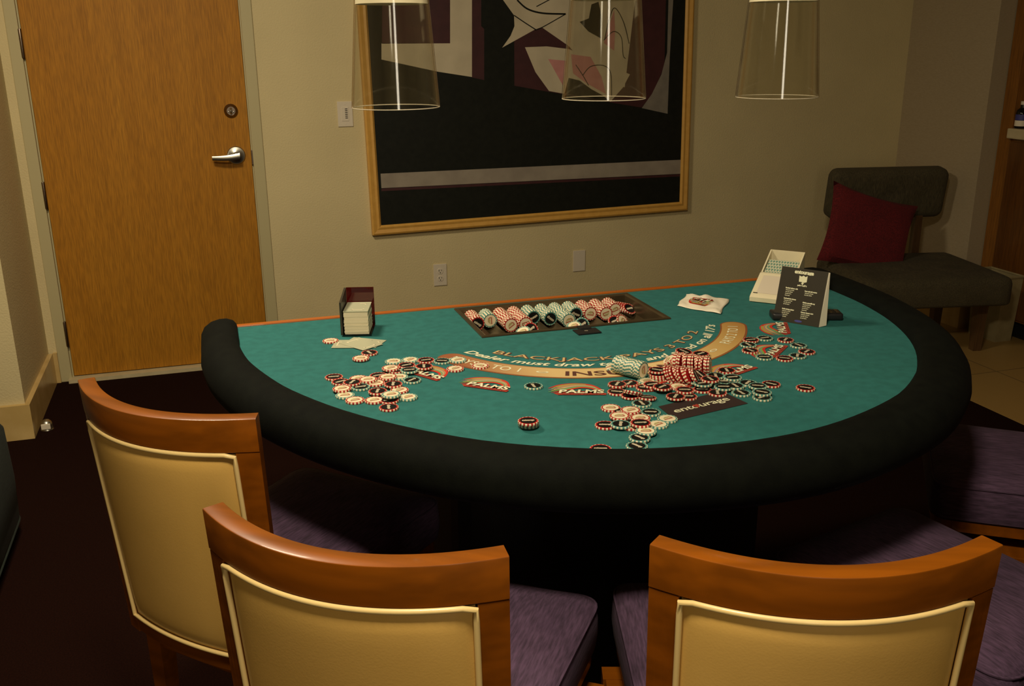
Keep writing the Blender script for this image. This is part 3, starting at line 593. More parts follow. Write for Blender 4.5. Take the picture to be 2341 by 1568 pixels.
for k, x, y, z, rz, tx, ty, lab, grp in [
 ('TW', 0.3605, -2.7483, 0.8482, -0.33, 0, 0, 'third from left cream-faced green-edged chip in the pile left on felt', 'chips of the left pile'),
 ('TW', 0.3983, -2.7499, 0.8482, 0.60, 0, 0, 'rightmost cream-faced green-edged chip in the pile left on felt', 'chips of the left pile'),
 ('RB', 0.4315, -2.7648, 0.8482, 0.10, 0, 0, 'rightmost black-faced red-edged chip in the pile left on felt', 'chips of the left pile'),
 ('RB', 0.4153, -2.8176, 0.8523, 1.41, 0, 0, 'eleventh from left black-faced red-edged chip in the pile left on felt', 'chips of the left pile'),
 ('RB', 0.3805, -2.7978, 0.8523, 0.29, 0, 0, 'tenth from left black-faced red-edged chip in the pile left on felt', 'chips of the left pile'),
 ('TB', 0.3795, -2.8314, 0.8523, -0.06, 0, 0, 'second from left black-faced green-edged chip in the pile left on felt', 'chips of the left pile'),
 ('TB', 0.3737, -2.8864, 0.8482, 0.70, 0, 0, 'rightmost black-faced green-edged chip in the pile left on felt', 'chips of the left pile'),
 ('RB', 0.3537, -2.8112, 0.8482, -0.33, 0, 0, 'ninth from left black-faced red-edged chip in the pile left on felt', 'chips of the left pile'),
 ('RW', 0.3434, -2.8044, 0.8523, 0.42, 0, 0, 'eighth from left cream-faced red-edged chip in the pile left on felt', 'chips of the left pile'),
 ('RB', 0.3113, -2.8341, 0.8482, 0.19, 0, 0, 'fifth from left black-faced red-edged chip in the pile left on felt', 'chips of the left pile'),
 ('RW', 0.3271, -2.8598, 0.8523, -0.06, 0, 0, 'seventh from left cream-faced red-edged chip in the pile left on felt', 'chips of the left pile'),
 ('TW', 0.3518, -2.8560, 0.8482, -0.33, 0, 0, 'fourth from left cream-faced green-edged chip in the pile left on felt', 'chips of the left pile'),
 ('RB', 0.2186, -2.8121, 0.8482, -0.06, 0, 0, 'leftmost black-faced red-edged chip in the pile left on felt', 'chips of the left pile'),
 ('RB', 0.2279, -2.8477, 0.8482, 0.42, 0, 0, 'second from left black-faced red-edged chip in the pile left on felt', 'chips of the left pile'),
 ('RB', 0.2494, -2.8701, 0.8523, 1.02, 0, 0, 'third from left black-faced red-edged chip in the pile left on felt', 'chips of the left pile'),
 ('RW', 0.2672, -2.8385, 0.8482, 0.19, 0, 0, 'third from left cream-faced red-edged chip in the pile left on felt', 'chips of the left pile'),
 ('RW', 0.2839, -2.8630, 0.8523, -0.06, 0, 0, 'fourth from left cream-faced red-edged chip in the pile left on felt', 'chips of the left pile'),
 ('RW', 0.2976, -2.8793, 0.8482, 0.18, 0, 0, 'sixth from left cream-faced red-edged chip in the pile left on felt', 'chips of the left pile'),
 ('TB', 0.2633, -2.8937, 0.8482, 0.08, 0, 0, 'leftmost black-faced green-edged chip in the pile left on felt', 'chips of the left pile'),
 ('RB', 0.3291, -2.9097, 0.8523, 1.35, 0, 0, 'eighth from left black-faced red-edged chip in the pile left on felt', 'chips of the left pile'),
 ('RW', 0.2234, -2.9016, 0.8523, 0.19, 0, 0, 'leftmost cream-faced red-edged chip in the pile left on felt', 'chips of the left pile'),
 ('TW', 0.2252, -2.9323, 0.8482, -0.07, 0, 0, 'leftmost cream-faced green-edged chip in the pile left on felt', 'chips of the left pile'),
 ('RW', 0.2399, -2.9670, 0.8482, 0.17, 0, 0, 'second from left cream-faced red-edged chip in the pile left on felt', 'chips of the left pile'),
 ('RB', 0.2907, -2.9414, 0.8523, 1.27, 0, 0, 'fourth from left black-faced red-edged chip in the pile left on felt', 'chips of the left pile'),
 ('RW', 0.2769, -2.9796, 0.8482, 0.16, 0, 0, 'fifth from left cream-faced red-edged chip in the pile left on felt', 'chips of the left pile'),
 ('RB', 0.3055, -2.9894, 0.8482, 0.16, 0, 0, 'seventh from left black-faced red-edged chip in the pile left on felt', 'chips of the left pile'),
 ('TW', 0.3114, -2.9795, 0.8564, 0.07, 0, 0, 'second from left cream-faced green-edged chip in the pile left on felt', 'chips of the left pile'),
 ('RW', 0.3364, -2.9386, 0.8482, 0.56, 0, 0, 'rightmost cream-faced red-edged chip in the pile left on felt', 'chips of the left pile'),
 ('TW', 0.3448, -2.9840, 0.8482, 0.37, 0, 0, 'fifth from left cream-faced green-edged chip in the pile left on felt', 'chips of the left pile'),
 ('RB', 0.2973, -3.0284, 0.8482, 1.45, 0, 0, 'sixth from left black-faced red-edged chip in the pile left on felt', 'chips of the left pile'),
 ('RW', 0.2460, -2.5437, 0.8482, -0.33, 0, 0, 'cream-faced red-edged chip alone left of the fanned cards', 'single chips on the felt'),
 ('RB', 0.3193, -2.6687, 0.8482, 1.85, 0, 0, 'black-faced red-edged chip touching the front of the fanned cards', 'single chips on the felt'),
 ('RW', 0.2935, -2.7068, 0.8498, -0.33, 0, 0, 'cream-faced red-edged chip overlapping the one at the fanned cards', 'single chips on the felt'),
 ('TB', 0.4645, -2.7819, 0.8482, -0.33, 0, 0, 'black-faced green-edged chip on the left tip of the printed band', 'single chips on the felt'),
 ('TW', 0.4997, -2.7881, 0.8490, 0.20, 0, 0, 'cream-faced green-edged chip on the left end of the printed band', 'single chips on the felt'),
 ('RW', 0.4794, -2.8432, 0.8482, 0.39, 0, 0, 'cream-faced red-edged chip on felt just below the printed band', 'single chips on the felt'),
 ('RW', 0.5369, -2.8424, 0.8482, -0.82, 0, 0, 'cream-faced red-edged chip on the band before the printed word TO', 'single chips on the felt'),
 ('TB', 0.6062, -3.0041, 0.8482, 1.57, 0, 0, 'lone black-faced green-edged chip between two printed logos', 'single chips on the felt'),
 ('RB', 1.1317, -3.1966, 0.8482, -0.76, 0, 0, 'lone black-faced red-edged chip at the far right of the felt', 'single chips on the felt'),
 ('TB', 0.5303, -3.1990, 0.8482, -0.33, 0, 0, 'bottom chip of the small stack of four near the padded rail', 'single chips on the felt'),
 ('TB', 0.5285, -3.2022, 0.8523, -0.33, 0, 0, 'second chip from the bottom of the stack of four near the rail', 'single chips on the felt'),
 ('RB', 0.5266, -3.2099, 0.8564, -0.33, 0, 0, 'third chip from the bottom of the stack of four near the rail', 'single chips on the felt'),
 ('RB', 0.5248, -3.2132, 0.8605, -0.23, 0, 0, 'top black-faced chip of the small stack of four near the rail', 'single chips on the felt'),
 ('RB', 0.8014, -3.0537, 0.8482, 0.78, 0, 0, 'seventh from left black-faced red-edged chip in the pile near the front rail', 'chips of the pile near the front rail'),
 ('RB', 0.7733, -3.0539, 0.8482, -0.33, 0, 0, 'fourth from left black-faced red-edged chip in the pile near the front rail', 'chips of the pile near the front rail'),
 ('RB', 0.7707, -3.0611, 0.8523, 0.93, 0, 0, 'fifth from left black-faced red-edged chip in the pile near the front rail', 'chips of the pile near the front rail'),
 ('RB', 0.7559, -3.0926, 0.8482, -0.53, 0, 0, 'third from left black-faced red-edged chip in the pile near the front rail', 'chips of the pile near the front rail'),
 ('RB', 0.7717, -3.1246, 0.8494, -0.33, 0, 0, 'ninth from left black-faced red-edged chip in the pile near the front rail', 'chips of the pile near the front rail'),
 ('RB', 0.7987, -3.1450, 0.8494, 0.42, 0.1, 0.12, 'rightmost black-faced red-edged chip in the pile near the front rail', 'chips of the pile near the front rail'),
 ('RB', 0.7762, -3.1240, 0.8535, -0.33, 0.3, 0.28, 'tenth from left black-faced red-edged chip in the pile near the front rail', 'chips of the pile near the front rail'),
 ('RB', 0.7766, -3.1266, 0.8576, -0.33, 0.3, 0.28, 'eleventh from left black-faced red-edged chip in the pile near the front rail', 'chips of the pile near the front rail'),
 ('TB', 0.7760, -3.1689, 0.8482, -1.56, 0, 0, 'fourth from left black-faced green-edged chip in the pile near the front rail', 'chips of the pile near the front rail'),
 ('TB', 0.7725, -3.2177, 0.8482, -0.38, 0, 0, 'rightmost black-faced green-edged chip in the pile near the front rail', 'chips of the pile near the front rail'),
 ('RB', 0.7213, -3.1988, 0.8482, -0.33, 0, 0, 'sixth from left black-faced red-edged chip in the pile near the front rail', 'chips of the pile near the front rail'),
 ('RB', 0.7181, -3.2388, 0.8482, -0.33, 0, 0, 'eighth from left black-faced red-edged chip in the pile near the front rail', 'chips of the pile near the front rail'),
 ('RW', 0.7083, -3.2697, 0.8482, -0.33, 0, 0, 'fourth from left cream-faced red-edged chip in the pile near the front rail', 'chips of the pile near the front rail'),
 ('RW', 0.7086, -3.1720, 0.8482, -0.33, 0, 0, 'leftmost cream-faced red-edged chip in the pile near the front rail', 'chips of the pile near the front rail'),
 ('RW', 0.7358, -3.2050, 0.8523, 0.27, 0, 0, 'third from left cream-faced red-edged chip in the pile near the front rail', 'chips of the pile near the front rail'),
 ('RW', 0.7036, -3.2258, 0.8523, -0.33, 0, 0, 'second from left cream-faced red-edged chip in the pile near the front rail', 'chips of the pile near the front rail'),
 ('RW', 0.7367, -3.2478, 0.8523, -0.33, 0, 0, 'rightmost cream-faced red-edged chip in the pile near the front rail', 'chips of the pile near the front rail'),
 ('RB', 0.7221, -3.2800, 0.8564, -0.19, 0, 0, 'twelfth from left black-faced red-edged chip in the pile near the front rail', 'chips of the pile near the front rail'),
 ('RB', 0.6641, -3.2500, 0.8482, -0.33, 0, 0, 'second from left black-faced red-edged chip in the pile near the front rail', 'chips of the pile near the front rail'),
 ('TB', 0.6891, -3.2647, 0.8523, 1.12, 0, 0, 'leftmost black-faced green-edged chip in the pile near the front rail', 'chips of the pile near the front rail'),
 ('TW', 0.7880, -3.2585, 0.8482, 0.25, 0, 0, 'rightmost cream-faced green-edged chip in the pile near the front rail', 'chips of the pile near the front rail'),
 ('TW', 0.7585, -3.2784, 0.8482, 0.38, 0, 0, 'second from left cream-faced green-edged chip in the pile near the front rail', 'chips of the pile near the front rail'),
 ('TW', 0.7192, -3.3094, 0.8523, -0.33, 0, 0, 'leftmost cream-faced green-edged chip in the pile near the front rail', 'chips of the pile near the front rail'),
 ('TB', 0.6970, -3.3305, 0.8507, -1.19, 0, 0, 'third from left black-faced green-edged chip in the pile near the front rail', 'chips of the pile near the front rail'),
 ('TB', 0.6791, -3.3578, 0.8482, -1.17, 0, 0, 'second from left black-faced green-edged chip in the pile near the front rail', 'chips of the pile near the front rail'),
 ('RB', 0.6134, -3.3493, 0.8482, -0.33, 0, 0, 'leftmost black-faced red-edged chip in the pile near the front rail', 'chips of the pile near the front rail'),
 ('RB', 0.8741, -3.0412, 0.8482, -0.33, 0, 0, 'sixth from left black-faced red-edged chip below the toppled green roll', 'chips of the middle pile below the green roll'),
 ('RB', 0.8730, -3.0417, 0.8523, -0.33, 0, 0, 'fifth from left black-faced red-edged chip below the toppled green roll', 'chips of the middle pile below the green roll'),
 ('RB', 0.8727, -3.0407, 0.8564, -0.33, 0, 0, 'fourth from left black-faced red-edged chip below the toppled green roll', 'chips of the middle pile below the green roll'),
 ('RB', 0.8747, -3.0332, 0.8625, -0.76, 0, 0, 'third from left black-faced red-edged chip below the toppled green roll', 'chips of the middle pile below the green roll'),
 ('RB', 0.8990, -3.0608, 0.8507, 0.92, -0.12, -0.1, 'eighth from left black-faced red-edged chip below the toppled green roll', 'chips of the middle pile below the green roll'),
 ('TW', 0.8419, -3.0526, 0.8482, 0.13, 0, 0, 'rightmost cream-faced green-edged chip below the toppled green roll', 'chips of the middle pile below the green roll'),
 ('RB', 0.8210, -3.0891, 0.8482, -0.59, 0, 0, 'leftmost black-faced red-edged chip below the toppled green roll', 'chips of the middle pile below the green roll'),
 ('RB', 0.8382, -3.0872, 0.8523, 0.05, 0, 0, 'second from left black-faced red-edged chip below the toppled green roll', 'chips of the middle pile below the green roll'),
 ('RB', 0.8468, -3.1164, 0.8564, 0.53, 0, 0, 'seventh from left black-faced red-edged chip below the toppled green roll', 'chips of the middle pile below the green roll'),
 ('RW', 0.8885, -3.1050, 0.8482, 0.12, 0, 0, 'second from left cream-faced red-edged chip below the toppled green roll', 'chips of the middle pile below the green roll'),
 ('RB', 0.8869, -3.1376, 0.8523, -0.33, 0, 0, 'eleventh from left black-faced red-edged chip below the toppled green roll', 'chips of the middle pile below the green roll'),
 ('RB', 0.8801, -3.1632, 0.8482, -0.33, 0, 0, 'rightmost black-faced red-edged chip below the toppled green roll', 'chips of the middle pile below the green roll'),
 ('RB', 0.8521, -3.1652, 0.8523, 0.87, 0, 0, 'ninth from left black-faced red-edged chip below the toppled green roll', 'chips of the middle pile below the green roll'),
 ('RB', 0.9771, -2.9558, 0.8695, -1.87, 0.1, -0.1, 'tenth from left black-faced red-edged chip below the toppled green roll', 'chips of the middle pile below the green roll'),
 ('TW', 0.8068, -2.9436, 0.8494, 0.99, -0.5, 0.2, 'leftmost cream-faced green-edged chip below the toppled green roll', 'chips of the middle pile below the green roll'),
 ('RW', 0.9434, -2.9502, 0.8523, -0.33, -0.7, 0.3, 'leftmost cream-faced red-edged chip below the toppled green roll', 'chips of the middle pile below the green roll'),
 ('RW', 0.9485, -2.9852, 0.8666, -0.33, -0.8, 0.3, 'rightmost cream-faced red-edged chip below the toppled green roll', 'chips of the middle pile below the green roll'),
 ('RB', 0.9274, -3.1361, 0.8482, -0.33, 0, 0, 'third from left black-faced red-edged chip below the toppled red roll', 'chips of the middle pile below the red roll'),
 ('TB', 0.9372, -3.1029, 0.8523, 0.12, 0, 0, 'leftmost black-faced green-edged chip below the toppled red roll', 'chips of the middle pile below the red roll'),
 ('TB', 0.9351, -3.1234, 0.8564, 0.04, 0, 0, 'second from left black-faced green-edged chip below the toppled red roll', 'chips of the middle pile below the red roll'),
 ('RB', 0.9539, -3.0711, 0.8572, 1.20, 0.35, -0.3, 'leftmost black-faced red-edged chip below the toppled red roll', 'chips of the middle pile below the red roll'),
 ('RB', 0.9561, -3.1154, 0.8605, -1.55, 0, 0, 'fourth from left black-faced red-edged chip below the toppled red roll', 'chips of the middle pile below the red roll'),
 ('TB', 0.9893, -3.0798, 0.8523, 1.25, 0, 0, 'third from left black-faced green-edged chip below the toppled red roll', 'chips of the middle pile below the red roll'),
 ('RB', 1.0282, -3.0572, 0.8523, -1.82, 0, 0, 'sixth from left black-faced red-edged chip below the toppled red roll', 'chips of the middle pile below the red roll'),
 ('TB', 1.0175, -3.1008, 0.8523, -0.04, 0, 0, 'seventh from left black-faced green-edged chip below the toppled red roll', 'chips of the middle pile below the red roll'),
 ('RB', 0.9469, -3.1637, 0.8482, -1.95, 0, 0, 'fifth from left black-faced red-edged chip below the toppled red roll', 'chips of the middle pile below the red roll'),
 ('TB', 0.9703, -3.1467, 0.8523, -0.33, 0, 0, 'fourth from left black-faced green-edged chip below the toppled red roll', 'chips of the middle pile below the red roll'),
 ('TB', 0.9958, -3.1484, 0.8523, -1.53, 0, 0, 'eighth from left black-faced green-edged chip below the toppled red roll', 'chips of the middle pile below the red roll'),
 ('TB', 0.9917, -3.1802, 0.8482, -1.48, 0, 0, 'ninth from left black-faced green-edged chip below the toppled red roll', 'chips of the middle pile below the red roll'),
 ('TB', 1.0357, -3.1322, 0.8482, 0.69, 0, 0, 'tenth from left black-faced green-edged chip below the toppled red roll', 'chips of the middle pile below the red roll'),
 ('TB', 1.0392, -3.1644, 0.8523, -0.49, 0, 0, 'eleventh from left black-faced green-edged chip below the toppled red roll', 'chips of the middle pile below the red roll'),
 ('RB', 1.0778, -3.1538, 0.8482, -0.97, 0, 0, 'rightmost black-faced red-edged chip below the toppled red roll', 'chips of the middle pile below the red roll'),
 ('TB', 1.0183, -3.2165, 0.8482, 0.37, 0, 0, 'rightmost black-faced green-edged chip below the toppled red roll', 'chips of the middle pile below the red roll'),
 ('TB', 1.0277, -3.1996, 0.8523, -0.85, 0, 0, 'twelfth from left black-faced green-edged chip below the toppled red roll', 'chips of the middle pile below the red roll'),
 ('TB', 0.9971, -3.1089, 0.8482, -0.33, 0, 0, 'fifth from left black-faced green-edged chip below the toppled red roll', 'chips of the middle pile below the red roll'),
 ('TB', 1.0070, -3.1042, 0.8482, -0.33, 0, 0, 'sixth from left black-faced green-edged chip below the toppled red roll', 'chips of the middle pile below the red roll'),
 ('RB', 1.0345, -2.9301, 0.8502, 0.45, 0, 0, 'second from left black-faced red-edged chip below the toppled red roll', 'chips of the middle pile below the red roll'),
 ('RB', 1.1991, -2.8712, 0.8494, -0.06, 0, 0, 'second from left black-faced red-edged chip in the ring on the right', 'chips of the ring round a printed logo'),
 ('TB', 1.2397, -2.8664, 0.8482, 0.08, 0, 0, 'third from left black-faced green-edged chip in the ring on the right', 'chips of the ring round a printed logo'),
 ('RB', 1.2789, -2.8947, 0.8482, 0.78, 0, 0, 'fourth from left black-faced red-edged chip in the ring on the right', 'chips of the ring round a printed logo'),
 ('TB', 1.2829, -2.9424, 0.8482, -1.39, 0, 0, 'rightmost black-faced green-edged chip in the ring on the right', 'chips of the ring round a printed logo'),
 ('RB', 1.2736, -2.9896, 0.8482, 0.63, 0, 0, 'rightmost black-faced red-edged chip in the ring on the right', 'chips of the ring round a printed logo'),
 ('TB', 1.2363, -3.0092, 0.8482, 0.96, 0, 0, 'fourth from left black-faced green-edged chip in the ring on the right', 'chips of the ring round a printed logo'),
 ('RB', 1.1986, -3.0158, 0.8482, -0.62, 0, 0, 'third from left black-faced red-edged chip in the ring on the right', 'chips of the ring round a printed logo'),
 ('TB', 1.1611, -2.9926, 0.8482, -0.33, 0, 0, 'second from left black-faced green-edged chip in the ring on the right', 'chips of the ring round a printed logo'),
 ('RB', 1.1560, -2.9407, 0.8482, -1.34, 0, 0, 'leftmost black-faced red-edged chip in the ring on the right', 'chips of the ring round a printed logo'),
 ('TB', 1.1726, -2.9032, 0.8494, -1.56, 0, 0, 'leftmost black-faced green-edged chip in the ring on the right', 'chips of the ring round a printed logo')]:
    rot = Vector((tx, ty, 1)).normalized().to_track_quat('Z', 'Y') if (tx or ty) else None
    if rot is not None: rz += 0
    chip(k, (x, y, z), rot, rz, True, lab, grp)
def roll(kind, a, b, n, jit, tilt, name, endlabel, grp, r=random):
    a, b = Vector(a), Vector(b); ax = (b-a); L = ax.length; ax.normalize(); side = Vector((-ax.y, ax.x, 0)).normalized()
    for i in range(n):
        t = i/(n-1) if n > 1 else 0
        d = (ax+Vector((0, 0, 1))*tilt+side*r.uniform(-1, 1)*jit*4).normalized()
        p = a+ax*(L*t-.004)+side*r.uniform(-jit, jit)*.05+Vector((0, 0, max(0, r.uniform(-jit, jit))*.04))
        last = i == n-1
        chip(kind, p, d.to_track_quat('Z', 'Y'), r.uniform(0, 6.28), last, endlabel if last else name, grp)
roll('TW', (0.808, -2.979, ZT+.0205), (.841, -3.036, ZT+.0205), 19, .012, 0, 'green-edged chip packed in the toppled green roll lying over the printed band', 'cream-faced end chip of the toppled green roll in mid table', 'chips of the toppled green roll')
roll('RW', (0.932, -3.009, ZT+.0215), (.990, -3.054, ZT+.0205), 18, .05, .1, 'red-edged chip packed in the toppled red roll lying over the printed band', 'cream-faced end chip of the toppled red roll in mid table', 'chips of the toppled red roll')
roll('RB', (.893, -3.058, ZT+.014), (.935, -3.098, ZT+.016), 11, .05, .55, 'red-edged chip slumped in the low red row below the big red roll', 'black-faced end chip of the low slumped red row', 'chips of the slumped red row')
k = 0
ordn = ['leftmost', 'second', 'third', 'fourth', 'fifth', 'sixth', 'seventh', 'eighth', 'ninth', 'tenth', 'eleventh']
for kind, yf in (('RB', -2.443), ('TW', -2.425), ('RW', -2.484), ('RW', -2.485), ('TB', -2.433), ('TB', -2.458), ('TW', -2.492), ('TB', -2.440), ('RW', -2.448), ('RW', -2.463), ('RW', -2.432)):
    x = .642+.0397*k; yb = -2.378; n = max(3, int((yb-yf)/.0044))
    cn = 'red' if kind[0] == 'R' else 'green'; fc = 'black' if kind[1] == 'B' else 'cream'
    w_ = 'leftmost row' if k == 0 else ordn[k]+' row from left'
    roll(kind, (x, yb, ZT-.0195), (x, yf, ZT-.0205), n, .004, 0, cn+'-edged chip packed in the '+w_+' of the tray', fc+'-faced end chip of the '+w_+' of the tray', 'chips in the '+w_+' of the tray')
    k += 1
for i in range(5):
    chip('RB', (1.062+.004*i, -2.412-.0065*i, ZT-.022), Vector((.25, -.55, .8)).normalized().to_track_quat('Z', 'Y'), 0, i == 4, 'red-edged chip leaning in the slumped row at the right end of the tray' if i < 4 else 'frontmost chip of the slumped row at the right end of the tray', 'slumped chips at the right end of the tray')
for kk, x, y, dv, lab in [('TW', .731, -2.556, (-.35, -.25, .9), 'cream-faced chip tilted against the front left of the tray'), ('RB', .757, -2.540, (.1, -.75, .65), 'black-faced red chip tilted against the cream chip at the tray front left'), ('TW', .872, -2.552, (-.2, -.3, .93), 'cream-faced chip lying at the front middle of the tray'), ('TB', .897, -2.543, (0, -.8, .5), 'green-edged chip propped at the front middle of the tray'), ('RB', .990, -2.545, (-.1, -.5, .85), 'black-faced red chip tilted at the front right of the tray'), ('RW', 1.008, -2.548, (.4, -.7, .6), 'red-edged chip propped beside the black-faced one at the tray front right')]:
    chip(kk, (x, y, ZT-.020), Vector(dv).normalized().to_track_quat('Z', 'Y'), .5, True, lab, 'loose chips in the tray')
# ---------------------------------------------------------------- discard rack and cards
ang = math.atan2(-.0154, .0554)
dh = thing('discard_holder', 'smoked red acrylic discard holder full of cards standing on the felt', 'card holder', (.316, -2.520, ZT+.0005), ang)
bm = bmesh.new(); box(bm, (-.037, 0, 0), (.033, .098, .004)); link('base_plate', bm, 'acrylic_red', dh)
bm = bmesh.new(); box(bm, (-.036, .094, .004), (.033, .098, .100), bev=.001)
link('back_wall', bm, 'acrylic_red', dh)
bm = bmesh.new(); loft(bm, [[(x, y, z) for y, z in ((-.002, .004), (.094, .004), (.094, .100), (-.002, .086))] for x in (-.041, -.036)]); link('side_wall', bm, M['acrylic_dark'] if 'acrylic_dark' in M else 'print_black', dh)
bm = bmesh.new()
for i in range(14):
    z0 = .0045+i*.0040; jx = random.uniform(-.0008, .0008); box(bm, (-.0325+jx, .003+jx, z0), (.0265+jx, .088+jx, z0+.0039), mi=0)
cs = tag(link('card_stack', bm, 'cardedge'), 'tall stack of playing cards inside the red discard holder', 'playing cards')
bm2 = bmesh.new(); box(bm2, (-.0335, .001, .0608), (.0275, .0895, .0633), bev=.001)
tc_ = link('top_cards', bm2, 'card', cs)
bm2 = bmesh.new()
for (a, b, c_, d) in ((-.014, .014, .016, .0165), (-.014, .0135, -.011, .022), (.013, .0135, .016, .022), (.000, .072, .016, .0745), (.013, .064, .016, .0745)): poly(bm2, [(a, b, .0635), (c_, b, .0635), (c_, d, .0635), (a, d, .0635)])
link('card_back_print', bm2, 'cream', cs, recalc=False)
cs.location = dh.location; cs.rotation_euler = dh.rotation_euler
def card(x, y, z, rz, label):
    bm = bmesh.new(); box(bm, (-.0315, -.044, 0), (.0315, .044, .0005))
    o = tag(link('playing_card', bm, 'card'), label, 'playing card', 'loose face-down cards by the discard holder'); o.location = (x, y, z); o.rotation_euler = (0, 0, rz)
    bm = bmesh.new()
    for s in (-1, 1):
        for a in (-.016, .0135): poly(bm, [(a, s*.034-.001, .0007), (a+.0025, s*.034-.001, .0007), (a+.0025, s*.034-s*.007, .0007), (a, s*.034-s*.007, .0007)])
        poly(bm, [(-.016, s*.034-.0012, .0007), (.016, s*.034-.0012, .0007), (.016, s*.034+.0012, .0007), (-.016, s*.034+.0012, .0007)])
    link('card_back_print', bm, 'cream', o, recalc=False)
card(.322, -2.578, ZT+.0008, .95, 'lowest face-down card whose corner sticks out on the right below the stack')
card(.292, -2.582, ZT+.0015, 1.25, 'face-down card fanned to the left in front of the discard holder')
card(.312, -2.590, ZT+.0022, .55, 'topmost face-down card in front of the discard holder')
# ---------------------------------------------------------------- dealing shoe
d = Vector((.7, -.715, 0)).normalized(); rz = math.atan2(d.y, d.x)
sh = thing('dealing_shoe', 'ivory plastic card dealing shoe on the right back of the felt', 'card shoe', (1.425, -2.580, ZT+.0006), rz)
HW = .049
prof = [(0, 0), (0, .016), (.10, .055), (.205, .105), (.21, .105), (.21, 0)]
for s in (-1, 1):
    bm = bmesh.new(); xs = (s*HW, s*(HW-.004)); loft(bm, [[(x, y, z) for y, z in prof] for x in xs]); link('side_panel', bm, 'shoe', sh)
bm = bmesh.new(); box(bm, (-HW, .0, 0), (HW, .21, .004)); link('floor_plate', bm, 'shoe', sh)
bm = bmesh.new(); box(bm, (-HW, .206, .0), (HW, .211, .1055), bev=.001); link('rear_panel', bm, 'shoe', sh)
bm = bmesh.new()
loft(bm, [[(x, y, z) for y, z in ((-.004, .002), (-.005, .014), (.004, .019), (.098, .060), (.112, .060), (.112, .05), (.01, .006))] for x in (-HW, HW)])
cvp = link('front_cover', bm, 'shoe', sh)
bm = bmesh.new()
def slope(y): return .019+(y-.004)*(.041/.094)
poly(bm, [(x, y, slope(y)+.0006) for x, y in ((-.036, .012), (.040, .012), (.040, .088), (-.036, .088))]); 
cvl = link('cover_panel', bm, 'white', cvp, recalc=False)
bm = bmesh.new(); poly(bm, [(x, y, slope(y)+.001) for x, y in ((-.044, .010), (-.032, .010), (-.032, .013), (-.044, .013))]); link('cover_mark', bm, 'dark', cvp, recalc=False)
bm = bmesh.new(); loft(bm, [[(x, y, z) for y, z in ((.112, .006), (.112, .056), (.172, .084), (.178, .006))] for x in (-.043, .043)])
def card_pattern():
    m = mat('patterned_card_backs', (.3, .4, .3), .5); nt = m.node_tree; n = nt.nodes; L = nt.links
    tc = n.new('ShaderNodeTexCoord'); v = n.new('ShaderNodeTexChecker'); v.inputs['Scale'].default_value = 180; v.inputs['Color1'].default_value = (.62, .60, .42, 1); v.inputs['Color2'].default_value = (.10, .24, .18, 1)
    mp = n.new('ShaderNodeMapping'); mp.inputs['Rotation'].default_value = (0, 0, .785)
    L.new(tc.outputs['Object'], mp.inputs[0]); L.new(mp.outputs[0], v.inputs[0]); L.new(v.outputs[0], n['Principled BSDF'].inputs['Base Color']); return m
M['cardpat'] = card_pattern()
cd = tag(link('card_pack', bm, 'cardpat'), 'green patterned card pack loaded inside the ivory dealing shoe', 'playing cards')
cd.location = sh.location; cd.rotation_euler = sh.rotation_euler
# ---------------------------------------------------------------- tent menu
bl = Vector((1.3506, -2.725, ZT+.0006)); br = Vector((1.4193, -2.8235, ZT+.0006)); e1 = (br-bl).normalized()
mn = thing('table_menu', 'tilted black menu stand with white lettering beside the dealing shoe', 'menu', bl, math.atan2(e1.y, e1.x))
wd = (br-bl).length; lean = .036; hh = .134
bm = bmesh.new(); poly(bm, [(0, 0, 0), (wd, 0, 0), (wd, lean, hh), (0, lean, hh)]); poly(bm, [(0, .0014, 0), (0, lean+.0014, hh), (wd, lean+.0014, hh), (wd, .0014, 0)])
for a, b in (((0, 0, 0), (0, lean, hh)), ((wd, 0, 0), (wd, lean, hh))): poly(bm, [a, b, (b[0], b[1]+.0014, b[2]), (a[0], a[1]+.0014, a[2])])
fp = link('front_panel', bm, 'print_black', mn, recalc=False)
bm = bmesh.new(); loft(bm, [[(x, y, z) for x, y, z in ((x0_, .0015, 0), (x0_, lean+.0015, hh-.001), (x0_+dx_*.3, lean+.004, hh-.002), (x0_+dx_, .024, .001))] for x0_, dx_ in ((.0005, 0), (wd-.0002, .011))]); link('white_block', bm, 'paper', mn)
mp_ = lambda x, y, q=.0005: (x, y*lean/hh-q, y)   # y measured up the panel
bm = bmesh.new(); cxm = wd/2
put_text(bm, 'entourage', .0125, lambda x, y: mp_(cxm+x, .1215+y), 0, .0007, .95, 0, .050)
poly(bm, [mp_(cxm+x, .107+y) for x, y in ((-.010, -.005), (-.011, .010), (-.005, .008), (0, .011), (.005, .008), (.010, .011), (.010, -.004), (.004, -.006), (-.003, -.005))])
poly(bm, [mp_(cxm+x, .0985+y) for x, y in ((-.004, 0), (0, .004), (.004, 0), (.001, -.001), (.0015, -.003), (-.0015, -.003), (-.001, -.001))])
put_text(bm, 'poker buffet', .0055, lambda x, y: mp_(cxm+x, .0915+y), 0, .0003, 1, 0, .024)
